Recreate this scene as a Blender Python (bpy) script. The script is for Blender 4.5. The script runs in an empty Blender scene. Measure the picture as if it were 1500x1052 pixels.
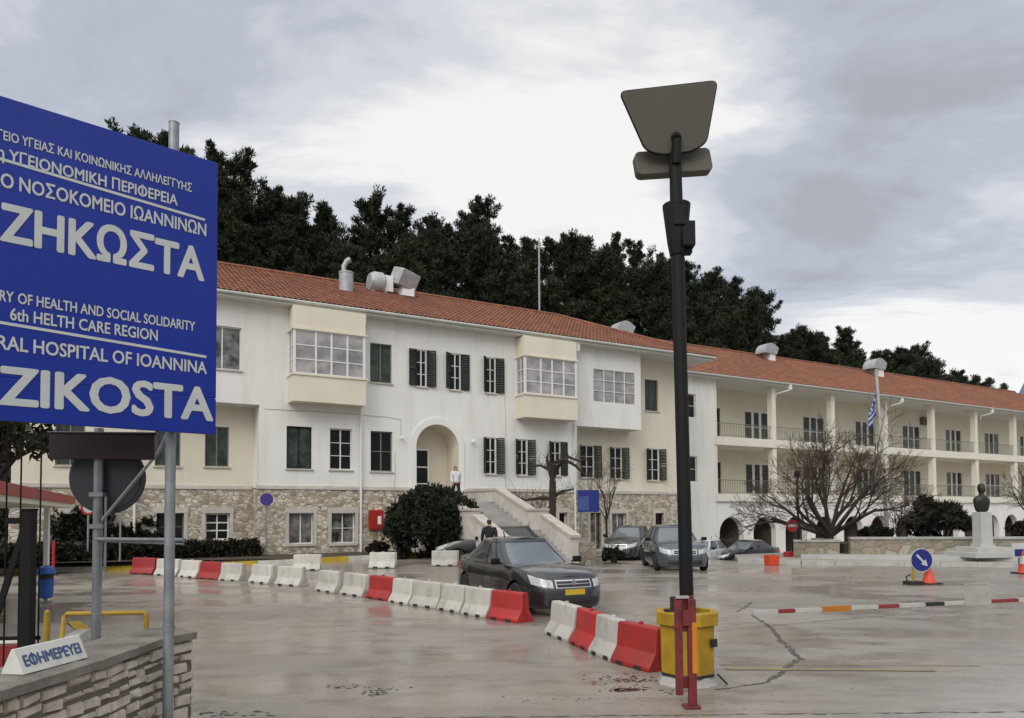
import bpy, bmesh, math, random
import numpy as np
from mathutils import Vector, Matrix
R = math.radians
rng = random.Random(7)
sc = bpy.context.scene
COL = sc.collection

# ------------------------------------------------------------------ camera
cam = bpy.data.cameras.new('camera'); cam_o = bpy.data.objects.new('camera', cam); COL.objects.link(cam_o)
cam.lens = 25.992; cam.sensor_width = 36; cam.shift_y = 0.12660; cam.clip_start = .05; cam.clip_end = 6000
_p, _r = R(2.0675), 0.006
fw = Vector((0, math.cos(_p), math.sin(_p))); up0 = Vector((0, -math.sin(_p), math.cos(_p))); rt0 = Vector((1, 0, 0))
rt = rt0*math.cos(_r) - up0*math.sin(_r); up = rt0*math.sin(_r) + up0*math.cos(_r)
mw = Matrix((rt, up, -fw)).transposed().to_4x4(); mw.translation = Vector((0, 0, 2.0))
cam_o.matrix_world = mw
sc.camera = cam_o

# ------------------------------------------------------------------ sky and sun
SUN_EL, SUN_AZ = R(38), R(205)            # azimuth measured clockwise from +Y
world = bpy.data.worlds.new('World'); sc.world = world; world.use_nodes = True
wt = world.node_tree; wt.nodes.clear()
def wn(kind, **kw):
    n = wt.nodes.new(kind)
    for k, v in kw.items(): setattr(n, k, v)
    return n
def wlink(a, b): wt.links.new(a, b)
out = wn('ShaderNodeOutputWorld'); bg = wn('ShaderNodeBackground'); bg.inputs[1].default_value = .1
wlink(bg.outputs[0], out.inputs[0])
sky = wn('ShaderNodeTexSky', sky_type='NISHITA', sun_disc=False, sun_elevation=SUN_EL, sun_rotation=SUN_AZ)
tc = wn('ShaderNodeTexCoord')
sep = wn('ShaderNodeSeparateXYZ'); wlink(tc.outputs['Generated'], sep.inputs[0])
def wmath(op, a, b=None, clamp=False):
    n = wn('ShaderNodeMath', operation=op); n.use_clamp = clamp
    for i, v in enumerate((a, b)):
        if v is None: continue
        if isinstance(v, (int, float)): n.inputs[i].default_value = v
        else: wlink(v, n.inputs[i])
    return n.outputs[0]
zz = wmath('ADD', wmath('MAXIMUM', sep.outputs[2], 0.0), .22)
px_ = wmath('DIVIDE', sep.outputs[0], zz); py_ = wmath('DIVIDE', sep.outputs[1], zz)
comb = wn('ShaderNodeCombineXYZ'); wlink(px_, comb.inputs[0]); wlink(py_, comb.inputs[1])
mp = wn('ShaderNodeMapping'); mp.inputs['Scale'].default_value = (.85, 1.5, 1); mp.inputs['Location'].default_value = (3.1, 1.7, 0); mp.inputs['Rotation'].default_value=(0,0,R(-14))
wlink(comb.outputs[0], mp.inputs[0])
n1 = wn('ShaderNodeTexNoise'); n1.inputs['Scale'].default_value = 1.5; n1.inputs['Detail'].default_value = 9; n1.inputs['Roughness'].default_value = .6; n1.inputs['Distortion'].default_value = .35
wlink(mp.outputs[0], n1.inputs[0])
n2 = wn('ShaderNodeTexNoise'); n2.inputs['Scale'].default_value = .55; n2.inputs['Detail'].default_value = 5; n2.inputs['Roughness'].default_value = .5
mp2 = wn('ShaderNodeMapping'); mp2.inputs['Location'].default_value = (9.4, 5.2, 0); mp2.inputs['Scale'].default_value = (.7, 1.4, 1); wlink(comb.outputs[0], mp2.inputs[0]); wlink(mp2.outputs[0], n2.inputs[0])
def blob(d, lo, hi):
    v = Vector(d).normalized()
    dp = wn('ShaderNodeVectorMath', operation='DOT_PRODUCT'); wlink(tc.outputs['Generated'], dp.inputs[0]); dp.inputs[1].default_value = v
    mr = wn('ShaderNodeMapRange', interpolation_type='SMOOTHSTEP'); wlink(dp.outputs['Value'], mr.inputs[0])
    mr.inputs[1].default_value = lo; mr.inputs[2].default_value = hi
    return mr.outputs[0]
lum = wmath('ADD', wmath('MULTIPLY', n1.outputs[0], 1.9), wmath('MULTIPLY', n2.outputs[0], 1.1))
lum = wmath('SUBTRACT', lum, .865)
lum = wmath('ADD', lum, wmath('MULTIPLY', blob((0.03, 1, .46), .945, 1.0), .27))      # thin bright cloud ahead
lum = wmath('ADD', lum, wmath('MULTIPLY', blob((.72, 1, .20), .95, 1.0), .26))       # gap low over the hills at right
lum = wmath('SUBTRACT', lum, wmath('MULTIPLY', blob((.62, 1, .46), .93, 1.0), .20))  # grey bank at right
lum = wmath('SUBTRACT', lum, wmath('MULTIPLY', blob((-.45, 1, .52), .90, 1.0), .10))
lum = wmath('ADD', lum, wmath('MULTIPLY', blob((-.15, -.45, .9), .3, 1.0), .45))       # unseen overcast behind the viewer, brightened to light the facade
ramp = wn('ShaderNodeValToRGB'); wlink(lum, ramp.inputs[0])
cr = ramp.color_ramp; cr.interpolation = 'EASE'
cr.elements[0].position = .18; cr.elements[0].color = (.43, .44, .475, 1)
cr.elements[1].position = .88; cr.elements[1].color = (.96, .95, .93, 1)
e = cr.elements.new(.42); e.color = (.51, .54, .61, 1)
e = cr.elements.new(.62); e.color = (.68, .70, .74, 1)
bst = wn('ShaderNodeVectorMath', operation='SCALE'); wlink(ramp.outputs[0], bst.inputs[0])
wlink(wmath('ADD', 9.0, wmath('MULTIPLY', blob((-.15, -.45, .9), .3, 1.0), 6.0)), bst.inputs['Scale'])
back = wn('ShaderNodeMapRange', interpolation_type='SMOOTHSTEP'); wlink(sep.outputs[1], back.inputs[0]); back.inputs[1].default_value = -.6; back.inputs[2].default_value = .2
low = wn('ShaderNodeMapRange', interpolation_type='SMOOTHSTEP'); wlink(sep.outputs[2], low.inputs[0]); low.inputs[1].default_value = .05; low.inputs[2].default_value = .45
dim = wmath('ADD', wmath('MULTIPLY', wmath('MAXIMUM', back.outputs[0], low.outputs[0]), .6), .4)        # unseen low sky behind the viewer, dimmed to deepen loggias and window reflections
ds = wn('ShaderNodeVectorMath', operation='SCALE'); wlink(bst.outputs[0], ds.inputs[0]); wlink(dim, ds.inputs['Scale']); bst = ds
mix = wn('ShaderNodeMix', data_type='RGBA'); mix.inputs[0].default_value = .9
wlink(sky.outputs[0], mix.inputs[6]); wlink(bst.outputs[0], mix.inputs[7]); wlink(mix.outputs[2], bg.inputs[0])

sun = bpy.data.lights.new('sun', 'SUN'); sun.energy = 1.0; sun.angle = R(35); sun.color = (1, .96, .9)
sun_o = bpy.data.objects.new('sun', sun); COL.objects.link(sun_o)
sd = Vector((math.sin(SUN_AZ)*math.cos(SUN_EL), math.cos(SUN_AZ)*math.cos(SUN_EL), math.sin(SUN_EL)))
sun_o.rotation_euler = sd.to_track_quat('Z', 'Y').to_euler(); sun_o.location = (0, -20, 40)

vs = sc.view_settings; vs.view_transform = 'Standard'; vs.look = 'None'; vs.exposure = 0.2; vs.gamma = 1; vs.use_curve_mapping = False

# ------------------------------------------------------------------ materials
def mat(name, col, rough=.6, metal=0, var=.0, vscale=4, col2=None, bump=0, bscale=20, bdist=.01, spec=.5, coat=0, dirt=0, dcol=(.1,.09,.08), dscale=1.2, dstretch=(1,1,1), trans=0, objrand=0):
    m = bpy.data.materials.new(name); m.use_nodes = True
    nt = m.node_tree; b = nt.nodes['Principled BSDF']
    b.inputs['Roughness'].default_value = rough; b.inputs['Metallic'].default_value = metal
    b.inputs['Specular IOR Level'].default_value = spec; b.inputs['Coat Weight'].default_value = coat
    b.inputs['Coat Roughness'].default_value = .05
    b.inputs['Transmission Weight'].default_value = trans
    b.inputs['Base Color'].default_value = (*col, 1)
    tc = nt.nodes.new('ShaderNodeTexCoord'); oc = tc.outputs['Object']
    if objrand:
        oi = nt.nodes.new('ShaderNodeObjectInfo'); ma = nt.nodes.new('ShaderNodeVectorMath'); ma.operation = 'MULTIPLY_ADD'
        nt.links.new(oi.outputs['Random'], ma.inputs[0]); ma.inputs[1].default_value = (37, 91, 53); nt.links.new(oc, ma.inputs[2]); oc = ma.outputs[0]
    src = None
    def noise(scale, det=5, stretch=None, rough=.6):
        n = nt.nodes.new('ShaderNodeTexNoise'); n.inputs['Scale'].default_value = scale; n.inputs['Detail'].default_value = det; n.inputs['Roughness'].default_value = rough
        if stretch:
            mp = nt.nodes.new('ShaderNodeMapping'); mp.inputs['Scale'].default_value = stretch
            nt.links.new(oc, mp.inputs[0]); nt.links.new(mp.outputs[0], n.inputs[0])
        else: nt.links.new(oc, n.inputs[0])
        return n.outputs[0]
    def mixc(fac, a, c):
        x = nt.nodes.new('ShaderNodeMix'); x.data_type = 'RGBA'; nt.links.new(fac, x.inputs[0])
        for i, v in ((6, a), (7, c)):
            if isinstance(v, tuple): x.inputs[i].default_value = (*v, 1)
            else: nt.links.new(v, x.inputs[i])
        return x.outputs[2]
    def rampf(v, lo, hi):
        r = nt.nodes.new('ShaderNodeMapRange'); nt.links.new(v, r.inputs[0]); r.inputs[1].default_value = lo; r.inputs[2].default_value = hi; return r.outputs[0]
    if var or col2:
        c2 = col2 or tuple(max(0, c*(1-var)) for c in col)
        src = mixc(rampf(noise(vscale), .35, .65), col, c2)
    if dirt:
        f = rampf(noise(dscale, 7, dstretch, .65), .5, .75)
        mm = nt.nodes.new('ShaderNodeMath'); mm.operation = 'MULTIPLY'; nt.links.new(f, mm.inputs[0]); mm.inputs[1].default_value = dirt
        src = mixc(mm.outputs[0], src if src else col, dcol)
    if objrand:
        hv = nt.nodes.new('ShaderNodeHueSaturation'); mr_ = nt.nodes.new('ShaderNodeMapRange'); nt.links.new(oi.outputs['Random'], mr_.inputs[0]); mr_.inputs[3].default_value = 1-objrand; mr_.inputs[4].default_value = 1+objrand*.6
        nt.links.new(mr_.outputs[0], hv.inputs['Value']); nt.links.new(src, hv.inputs['Color']); src = hv.outputs[0]
    if src: nt.links.new(src, b.inputs['Base Color'])
    if bump:
        bp = nt.nodes.new('ShaderNodeBump'); bp.inputs['Strength'].default_value = bump; bp.inputs['Distance'].default_value = bdist
        nt.links.new(noise(bscale, 6), bp.inputs['Height']); nt.links.new(bp.outputs[0], b.inputs['Normal'])
    return m

def stone_mat(name, scale, cols, mortar, stretch=(1, 1, 1.5), bd=.03):
    m = bpy.data.materials.new(name); m.use_nodes = True; nt = m.node_tree; b = nt.nodes['Principled BSDF']; b.inputs['Roughness'].default_value = .85
    tc = nt.nodes.new('ShaderNodeTexCoord'); mp = nt.nodes.new('ShaderNodeMapping'); mp.inputs['Scale'].default_value = stretch
    nt.links.new(tc.outputs['Object'], mp.inputs[0])
    wob = nt.nodes.new('ShaderNodeTexNoise'); wob.inputs['Scale'].default_value = 3; nt.links.new(tc.outputs['Object'], wob.inputs[0])
    add = nt.nodes.new('ShaderNodeVectorMath'); add.operation = 'MULTIPLY_ADD'; nt.links.new(wob.outputs['Color'], add.inputs[0]); add.inputs[1].default_value = (.12, .12, .12); nt.links.new(mp.outputs[0], add.inputs[2])
    def vor(feat):
        v = nt.nodes.new('ShaderNodeTexVoronoi'); v.feature = feat; v.inputs['Scale'].default_value = scale; v.inputs['Randomness'].default_value = .8
        nt.links.new(add.outputs[0], v.inputs['Vector']); return v
    v1 = vor('F1'); v2 = vor('DISTANCE_TO_EDGE')
    sp = nt.nodes.new('ShaderNodeSeparateColor'); nt.links.new(v1.outputs['Color'], sp.inputs[0])
    rp = nt.nodes.new('ShaderNodeValToRGB'); nt.links.new(sp.outputs[0], rp.inputs[0]); rp.color_ramp.interpolation = 'CONSTANT'
    for i, c in enumerate(cols):
        el = rp.color_ramp.elements[i] if i < 2 else rp.color_ramp.elements.new(i/len(cols))
        el.position = i/len(cols); el.color = (*c, 1)
    nz = nt.nodes.new('ShaderNodeTexNoise'); nz.inputs['Scale'].default_value = 9; nz.inputs['Detail'].default_value = 6; nt.links.new(tc.outputs['Object'], nz.inputs[0])
    mx = nt.nodes.new('ShaderNodeMix'); mx.data_type = 'RGBA'; mx.blend_type = 'MULTIPLY'; mx.inputs[0].default_value = .6
    nt.links.new(rp.outputs[0], mx.inputs[6]); nt.links.new(nz.outputs['Color'], mx.inputs[7])
    sat = nt.nodes.new('ShaderNodeMapRange'); nt.links.new(nz.outputs[0], sat.inputs[0]); sat.inputs[1].default_value = .3; sat.inputs[2].default_value = .7; sat.inputs[3].default_value = .55; sat.inputs[4].default_value = 1.1
    nt.links.new(sat.outputs[0], mx.inputs[7])
    mr = nt.nodes.new('ShaderNodeMapRange'); nt.links.new(v2.outputs['Distance'], mr.inputs[0]); mr.inputs[1].default_value = .03; mr.inputs[2].default_value = .09
    m2 = nt.nodes.new('ShaderNodeMix'); m2.data_type = 'RGBA'; nt.links.new(mr.outputs[0], m2.inputs[0]); m2.inputs[6].default_value = (*mortar, 1); nt.links.new(mx.outputs[2], m2.inputs[7])
    nt.links.new(m2.outputs[2], b.inputs['Base Color'])
    bp = nt.nodes.new('ShaderNodeBump'); bp.inputs['Strength'].default_value = .9; bp.inputs['Distance'].default_value = bd
    nt.links.new(mr.outputs[0], bp.inputs['Height']); nt.links.new(bp.outputs[0], b.inputs['Normal'])
    return m

M = {}
M['white_plaster'] = mat('white_plaster', (.78, .775, .75), .9, var=.06, vscale=.7, dirt=.4, dcol=(.48, .45, .40), dscale=1.0, dstretch=(1.6, 1.6, .25), bump=.15, bscale=30)
M['beige_plaster'] = mat('beige_plaster', (.73, .68, .56), .9, var=.07, vscale=.6, dirt=.2, dcol=(.45, .38, .26), dscale=1.0, dstretch=(1.6, 1.6, .25), bump=.15, bscale=30)
M['yellow_plaster'] = mat('yellow_plaster', (.75, .72, .63), .9, var=.06, vscale=.6, dirt=.2, dcol=(.45, .38, .26), dscale=1.0, dstretch=(1.6, 1.6, .25))
M['trim'] = mat('trim', (.56, .53, .48), .85, var=.2, vscale=2)
M['stone'] = stone_mat('rubble_stone', 4.3, [(.58, .52, .41), (.38, .31, .22), (.66, .62, .53), (.48, .39, .28), (.70, .64, .52), (.33, .27, .20), (.60, .56, .48)], (.42, .38, .31))
M['low_stone'] = stone_mat('low_wall_stone', 2.2, [(.36, .33, .26), (.28, .25, .19), (.42, .38, .31), (.33, .27, .2)], (.25, .23, .19))
M['near_stone'] = mat('near_stone', (.62, .57, .49), .85, col2=(.42, .36, .30), vscale=4.5, bump=.7, bscale=18, bdist=.02, dirt=.5, dcol=(.20, .16, .14), dscale=5)
M['mortar'] = mat('mortar', (.16, .14, .12), .9, var=.3, vscale=8)
M['concrete_cap'] = mat('concrete_cap', (.25, .225, .195), .8, col2=(.13, .115, .10), vscale=3, bump=.5, bscale=25, bdist=.01, dirt=.7, dcol=(.05, .045, .04), dscale=2.2)
M['concrete'] = mat('concrete', (.42, .41, .39), .85, var=.25, vscale=3, bump=.3, bscale=15)
M['marble'] = mat('marble', (.46, .46, .44), .5, var=.12, vscale=3)
M['pink_marble'] = mat('pink_marble', (.52, .46, .42), .6, var=.2, vscale=3)
M['step_stone'] = mat('step_stone', (.40, .39, .38), .8, var=.2, vscale=2)
M['gutter'] = mat('gutter', (.52, .53, .49), .5, var=.15, vscale=2)
M['soffit'] = mat('soffit', (.66, .66, .63), .85, var=.1)
M['frame_white'] = mat('frame_white', (.74, .74, .72), .5, var=.05)
M['shutter'] = mat('shutter_green', (.011, .020, .016), .6, var=.3, vscale=6, spec=.25)
M['glass'] = mat('window_glass', (.010, .011, .012), .06, var=.5, vscale=1.6, spec=.35)
M['glass_curtain'] = mat('curtained_glass', (.24, .24, .23), .12, col2=(.02, .022, .022), vscale=2.6, spec=.6)
M['glass_bay'] = mat('bay_glass', (.42, .40, .41), .07, col2=(.20, .19, .21), vscale=1.5, spec=.7)
M['glass_green'] = mat('green_glass', (.022, .030, .027), .08, col2=(.07, .088, .078), vscale=2.4, spec=.4)
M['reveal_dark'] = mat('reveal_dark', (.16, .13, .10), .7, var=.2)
M['dark_interior'] = mat('dark_interior', (.12, .09, .075), .9, var=.3, vscale=.8)
M['door_wood'] = mat('door_wood', (.11, .05, .025), .5, var=.3)
M['rail'] = mat('rail_metal', (.20, .22, .18), .5, metal=.4)
M['red_paint'] = mat('red_paint', (.42, .02, .018), .45, var=.3, vscale=5)
M['red_plastic'] = mat('red_plastic', (.38, .02, .018), .5, var=.25, vscale=4, dirt=.45, dcol=(.20, .06, .05), dscale=4, objrand=.22)
M['white_plastic'] = mat('white_plastic', (.52, .50, .455), .55, var=.08, vscale=3, dirt=.7, dcol=(.24, .22, .185), dscale=4, dstretch=(1, 1, .45), objrand=.22)
M['black_gap'] = mat('black_gap', (.02, .02, .02), .7)
M['yellow_paint'] = mat('yellow_paint', (.42, .26, .010), .55, var=.25, vscale=4, dirt=.5, dcol=(.18, .11, .03), dscale=3.5)
M['orange_paint'] = mat('orange_paint', (.62, .20, .012), .5, var=.2)
M['boom_white'] = mat('boom_white', (.46, .46, .44), .5, var=.2)
M['boom_red'] = mat('boom_red', (.24, .03, .03), .5, var=.2)
M['boom_orange'] = mat('boom_orange', (.45, .16, .02), .5, var=.2)
M['dark_red_metal'] = mat('dark_red_metal', (.20, .022, .025), .5, col2=(.11, .015, .018), vscale=8, bump=.3, bscale=30, dirt=.5, dcol=(.03, .02, .02), dscale=5)
M['black_paint'] = mat('black_paint', (.008, .008, .009), .6, var=.2, spec=.25)
M['lamp_plate'] = mat('lamp_plate', (.080, .073, .057), .55, var=.12, vscale=2)
M['galv'] = mat('galvanised_steel', (.30, .32, .34), .5, metal=.55, var=.3, vscale=6, bump=.1, bscale=40)
M['vent_metal'] = mat('vent_metal', (.42, .44, .46), .5, metal=.3, var=.25, vscale=3)
M['vent_white'] = mat('vent_white', (.80, .80, .80), .4)
M['sign_blue'] = mat('sign_blue', (.003, .024, .28), .36, spec=.35, var=.12, vscale=1.2, dirt=.15, dcol=(.05, .07, .3), dscale=2)
M['sign_white'] = mat('sign_white', (.50, .52, .53), .55, var=.1)
M['sign_back'] = mat('sign_back', (.045, .052, .062), .6, metal=.2, var=.2, vscale=5)
M['led_box'] = mat('led_box', (.022, .008, .012), .3, var=.3, vscale=3)
M['board_white'] = mat('board_white', (.62, .62, .58), .6, dirt=.4, dcol=(.3, .28, .22), dscale=6)
M['board_blue'] = mat('board_blue', (.04, .09, .22), .6)
M['road_blue'] = mat('road_sign_blue', (.007, .018, .17), .5)
M['purple'] = mat('faded_purple', (.05, .03, .20), .5)
M['bin_blue'] = mat('bin_blue', (.03, .11, .42), .4, var=.2)
M['cone_orange'] = mat('cone_orange', (.62, .06, .02), .5, var=.15)
M['rubber'] = mat('rubber', (.018, .018, .018), .75, var=.2)
M['bronze'] = mat('bronze', (.035, .038, .034), .45, metal=.5, var=.4, vscale=8)
M['flag_blue'] = mat('flag_blue', (.03, .09, .36), .8)
M['flag_white'] = mat('flag_white', (.70, .70, .72), .8)
M['bark'] = mat('bark', (.045, .036, .030), .95, var=.5, vscale=9, bump=.8, bscale=14, bdist=.02)
M['twig'] = mat('twig', (.066, .046, .038), .95, var=.4, vscale=1.5)
M['pine_bark'] = mat('pine_bark', (.075, .055, .042), .95, var=.4, vscale=5)
M['skin'] = mat('skin', (.45, .26, .18), .6)
M['hair'] = mat('hair', (.018, .012, .01), .6)
M['cloth_white'] = mat('cloth_white', (.68, .68, .70), .9, var=.1, vscale=8)
M['cloth_black'] = mat('cloth_black', (.012, .012, .015), .9)
M['cloth_navy'] = mat('cloth_navy', (.03, .032, .045), .9)
def leaf_mat(name, c1, c2, vscale, rough=.7):
    m = mat(name, c1, rough, col2=c2, vscale=vscale, spec=.25)
    return m
M['pine_a'] = leaf_mat('pine_needles_dark', (.027, .036, .019), (.015, .021, .012), .9)
M['pine_b'] = leaf_mat('pine_needles_mid', (.038, .048, .021), (.018, .025, .013), .9)
M['pine_c'] = leaf_mat('pine_needles_brown', (.040, .042, .021), (.020, .023, .012), .9)
M['bush'] = leaf_mat('bush_leaves', (.020, .026, .012), (.009, .013, .008), 1.5)
M['hedge'] = leaf_mat('hedge_leaves', (.026, .022, .013), (.012, .012, .008), 1.5)
M['citrus'] = leaf_mat('citrus_leaves', (.030, .038, .016), (.014, .020, .010), 3, .45)
M['palm'] = leaf_mat('spiky_leaves', (.022, .028, .018), (.010, .014, .010), 2)

def asphalt_mat():
    m = bpy.data.materials.new('wet_asphalt'); m.use_nodes = True; nt = m.node_tree; b = nt.nodes['Principled BSDF']
    tc = nt.nodes.new('ShaderNodeTexCoord')
    def noise(s, d=5, r=.6, st=None):
        n = nt.nodes.new('ShaderNodeTexNoise'); n.inputs['Scale'].default_value = s; n.inputs['Detail'].default_value = d; n.inputs['Roughness'].default_value = r
        mp = nt.nodes.new('ShaderNodeMapping'); mp.inputs['Scale'].default_value = st or (1, 1, 1); nt.links.new(tc.outputs['Object'], mp.inputs[0]); nt.links.new(mp.outputs[0], n.inputs[0]); return n.outputs[0]
    def mr(v, a, b_, c=0, d=1):
        n = nt.nodes.new('ShaderNodeMapRange'); n.interpolation_type = 'SMOOTHSTEP'; nt.links.new(v, n.inputs[0])
        for i, x in enumerate((a, b_, c, d)): n.inputs[i+1].default_value = x
        return n.outputs[0]
    def mix(f, a, c, bt='MIX'):
        x = nt.nodes.new('ShaderNodeMix'); x.data_type = 'RGBA'; x.blend_type = bt
        if isinstance(f, float): x.inputs[0].default_value = f
        else: nt.links.new(f, x.inputs[0])
        for i, v in ((6, a), (7, c)):
            if isinstance(v, tuple): x.inputs[i].default_value = (*v, 1)
            else: nt.links.new(v, x.inputs[i])
        return x.outputs[2]
    big = noise(.16, 5, .55, (1, 1.6, 1)); mid = noise(1.1, 6, .65, (1, 2.2, 1)); fine = noise(75, 4, .75); streak = noise(2.2, 6, .7, (.5, 3.5, 1)); grit = noise(22, 5, .75); spot = noise(1.9, 7, .72, (1, 1.7, 1))
    c = mix(mr(big, .35, .65), (.285, .256, .222), (.210, .188, .163))
    c = mix(mr(mid, .45, .75), c, (.155, .136, .114))
    c = mix(mr(streak, .58, .74, 0, .6), c, (.085, .073, .060))
    c = mix(mr(spot, .66, .74, 0, .75), c, (.055, .047, .04))
    c = mix(mr(grit, .52, .70, 0, .55), c, (.075, .066, .056))
    c = mix(mr(fine, .55, .8, 0, .7), c, (.36, .34, .31))
    nt.links.new(c, b.inputs['Base Color'])
    wet = mr(noise(.26, 7, .6, (1, 1.7, 1)), .43, .53)
    r1 = nt.nodes.new('ShaderNodeMapRange'); nt.links.new(wet, r1.inputs[0]); r1.inputs[3].default_value = .44; r1.inputs[4].default_value = .10
    ad = nt.nodes.new('ShaderNodeMath'); ad.operation = 'MULTIPLY_ADD'; nt.links.new(grit, ad.inputs[0]); ad.inputs[1].default_value = .14; nt.links.new(r1.outputs[0], ad.inputs[2])
    nt.links.new(ad.outputs[0], b.inputs['Roughness']); b.inputs['Specular IOR Level'].default_value = .55
    bp = nt.nodes.new('ShaderNodeBump'); bp.inputs['Strength'].default_value = .35; bp.inputs['Distance'].default_value = .004
    bl = nt.nodes.new('ShaderNodeMath'); bl.operation = 'MULTIPLY'; nt.links.new(fine, bl.inputs[0]); nt.links.new(r1.outputs[0], bl.inputs[1])
    nt.links.new(bl.outputs[0], bp.inputs['Height']); 
    bp2 = nt.nodes.new('ShaderNodeBump'); bp2.inputs['Strength'].default_value = .25; bp2.inputs['Distance'].default_value = .02
    nt.links.new(mid, bp2.inputs['Height']); nt.links.new(bp2.outputs[0], bp.inputs['Normal']); nt.links.new(bp.outputs[0], b.inputs['Normal'])
    return m
M['asphalt'] = asphalt_mat()
M['crack'] = mat('crack_tar', (.10, .09, .08), .6, var=.5, vscale=6)
M['road_yellow'] = mat('worn_yellow_paint', (.30, .24, .10), .6, col2=(.20, .18, .13), vscale=3, dirt=.7, dcol=(.17, .16, .14), dscale=6)
M['kerb_white'] = mat('kerb_white', (.55, .54, .50), .8, var=.3, vscale=3)
M['kerb_yellow'] = mat('kerb_yellow', (.50, .33, .02), .7, var=.3, vscale=3)
M['soil'] = mat('soil', (.07, .055, .035), .95, var=.5, vscale=2, bump=.6, bscale=8)
M['hill_ground'] = mat('hill_ground', (.03, .03, .017), .95, var=.5, vscale=.3)
M['mountain'] = mat('mountain_haze_blue', (.20, .24, .29), .95, var=.4, vscale=.004)  # distance haze is put into this blue-grey base colour
M['paving'] = mat('paving', (.33, .31, .28), .8, var=.2, vscale=1.5, bump=.2, bscale=6)

def tile_mat():
    m = bpy.data.materials.new('terracotta_tiles'); m.use_nodes = True; nt = m.node_tree; b = nt.nodes['Principled BSDF']; b.inputs['Roughness'].default_value = .8
    tc = nt.nodes.new('ShaderNodeTexCoord')
    def noise(s, d=4, st=(1, 1, 1)):
        n = nt.nodes.new('ShaderNodeTexNoise'); n.inputs['Scale'].default_value = s; n.inputs['Detail'].default_value = d
        mp = nt.nodes.new('ShaderNodeMapping'); mp.inputs['Scale'].default_value = st; nt.links.new(tc.outputs['Object'], mp.inputs[0]); nt.links.new(mp.outputs[0], n.inputs[0]); return n.outputs[0]
    wn_ = nt.nodes.new('ShaderNodeTexWhiteNoise'); wn_.noise_dimensions = '3D'
    sn = nt.nodes.new('ShaderNodeVectorMath'); sn.operation = 'SNAP'; nt.links.new(tc.outputs['Object'], sn.inputs[0]); sn.inputs[1].default_value = (.24, .34, 50)
    nt.links.new(sn.outputs[0], wn_.inputs[0])
    rp = nt.nodes.new('ShaderNodeValToRGB'); nt.links.new(wn_.outputs[0], rp.inputs[0])
    rp.color_ramp.elements[0].color = (.165, .064, .034, 1); rp.color_ramp.elements[1].color = (.285, .110, .056, 1)
    x = nt.nodes.new('ShaderNodeMix'); x.data_type = 'RGBA'; mr = nt.nodes.new('ShaderNodeMapRange'); nt.links.new(noise(.5, 6), mr.inputs[0]); mr.inputs[1].default_value = .45; mr.inputs[2].default_value = .72; mr.inputs[4].default_value = .6
    nt.links.new(mr.outputs[0], x.inputs[0]); nt.links.new(rp.outputs[0], x.inputs[6]); x.inputs[7].default_value = (.15, .07, .048, 1)
    nt.links.new(x.outputs[2], b.inputs['Base Color'])
    return m
M['tiles'] = tile_mat()

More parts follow.
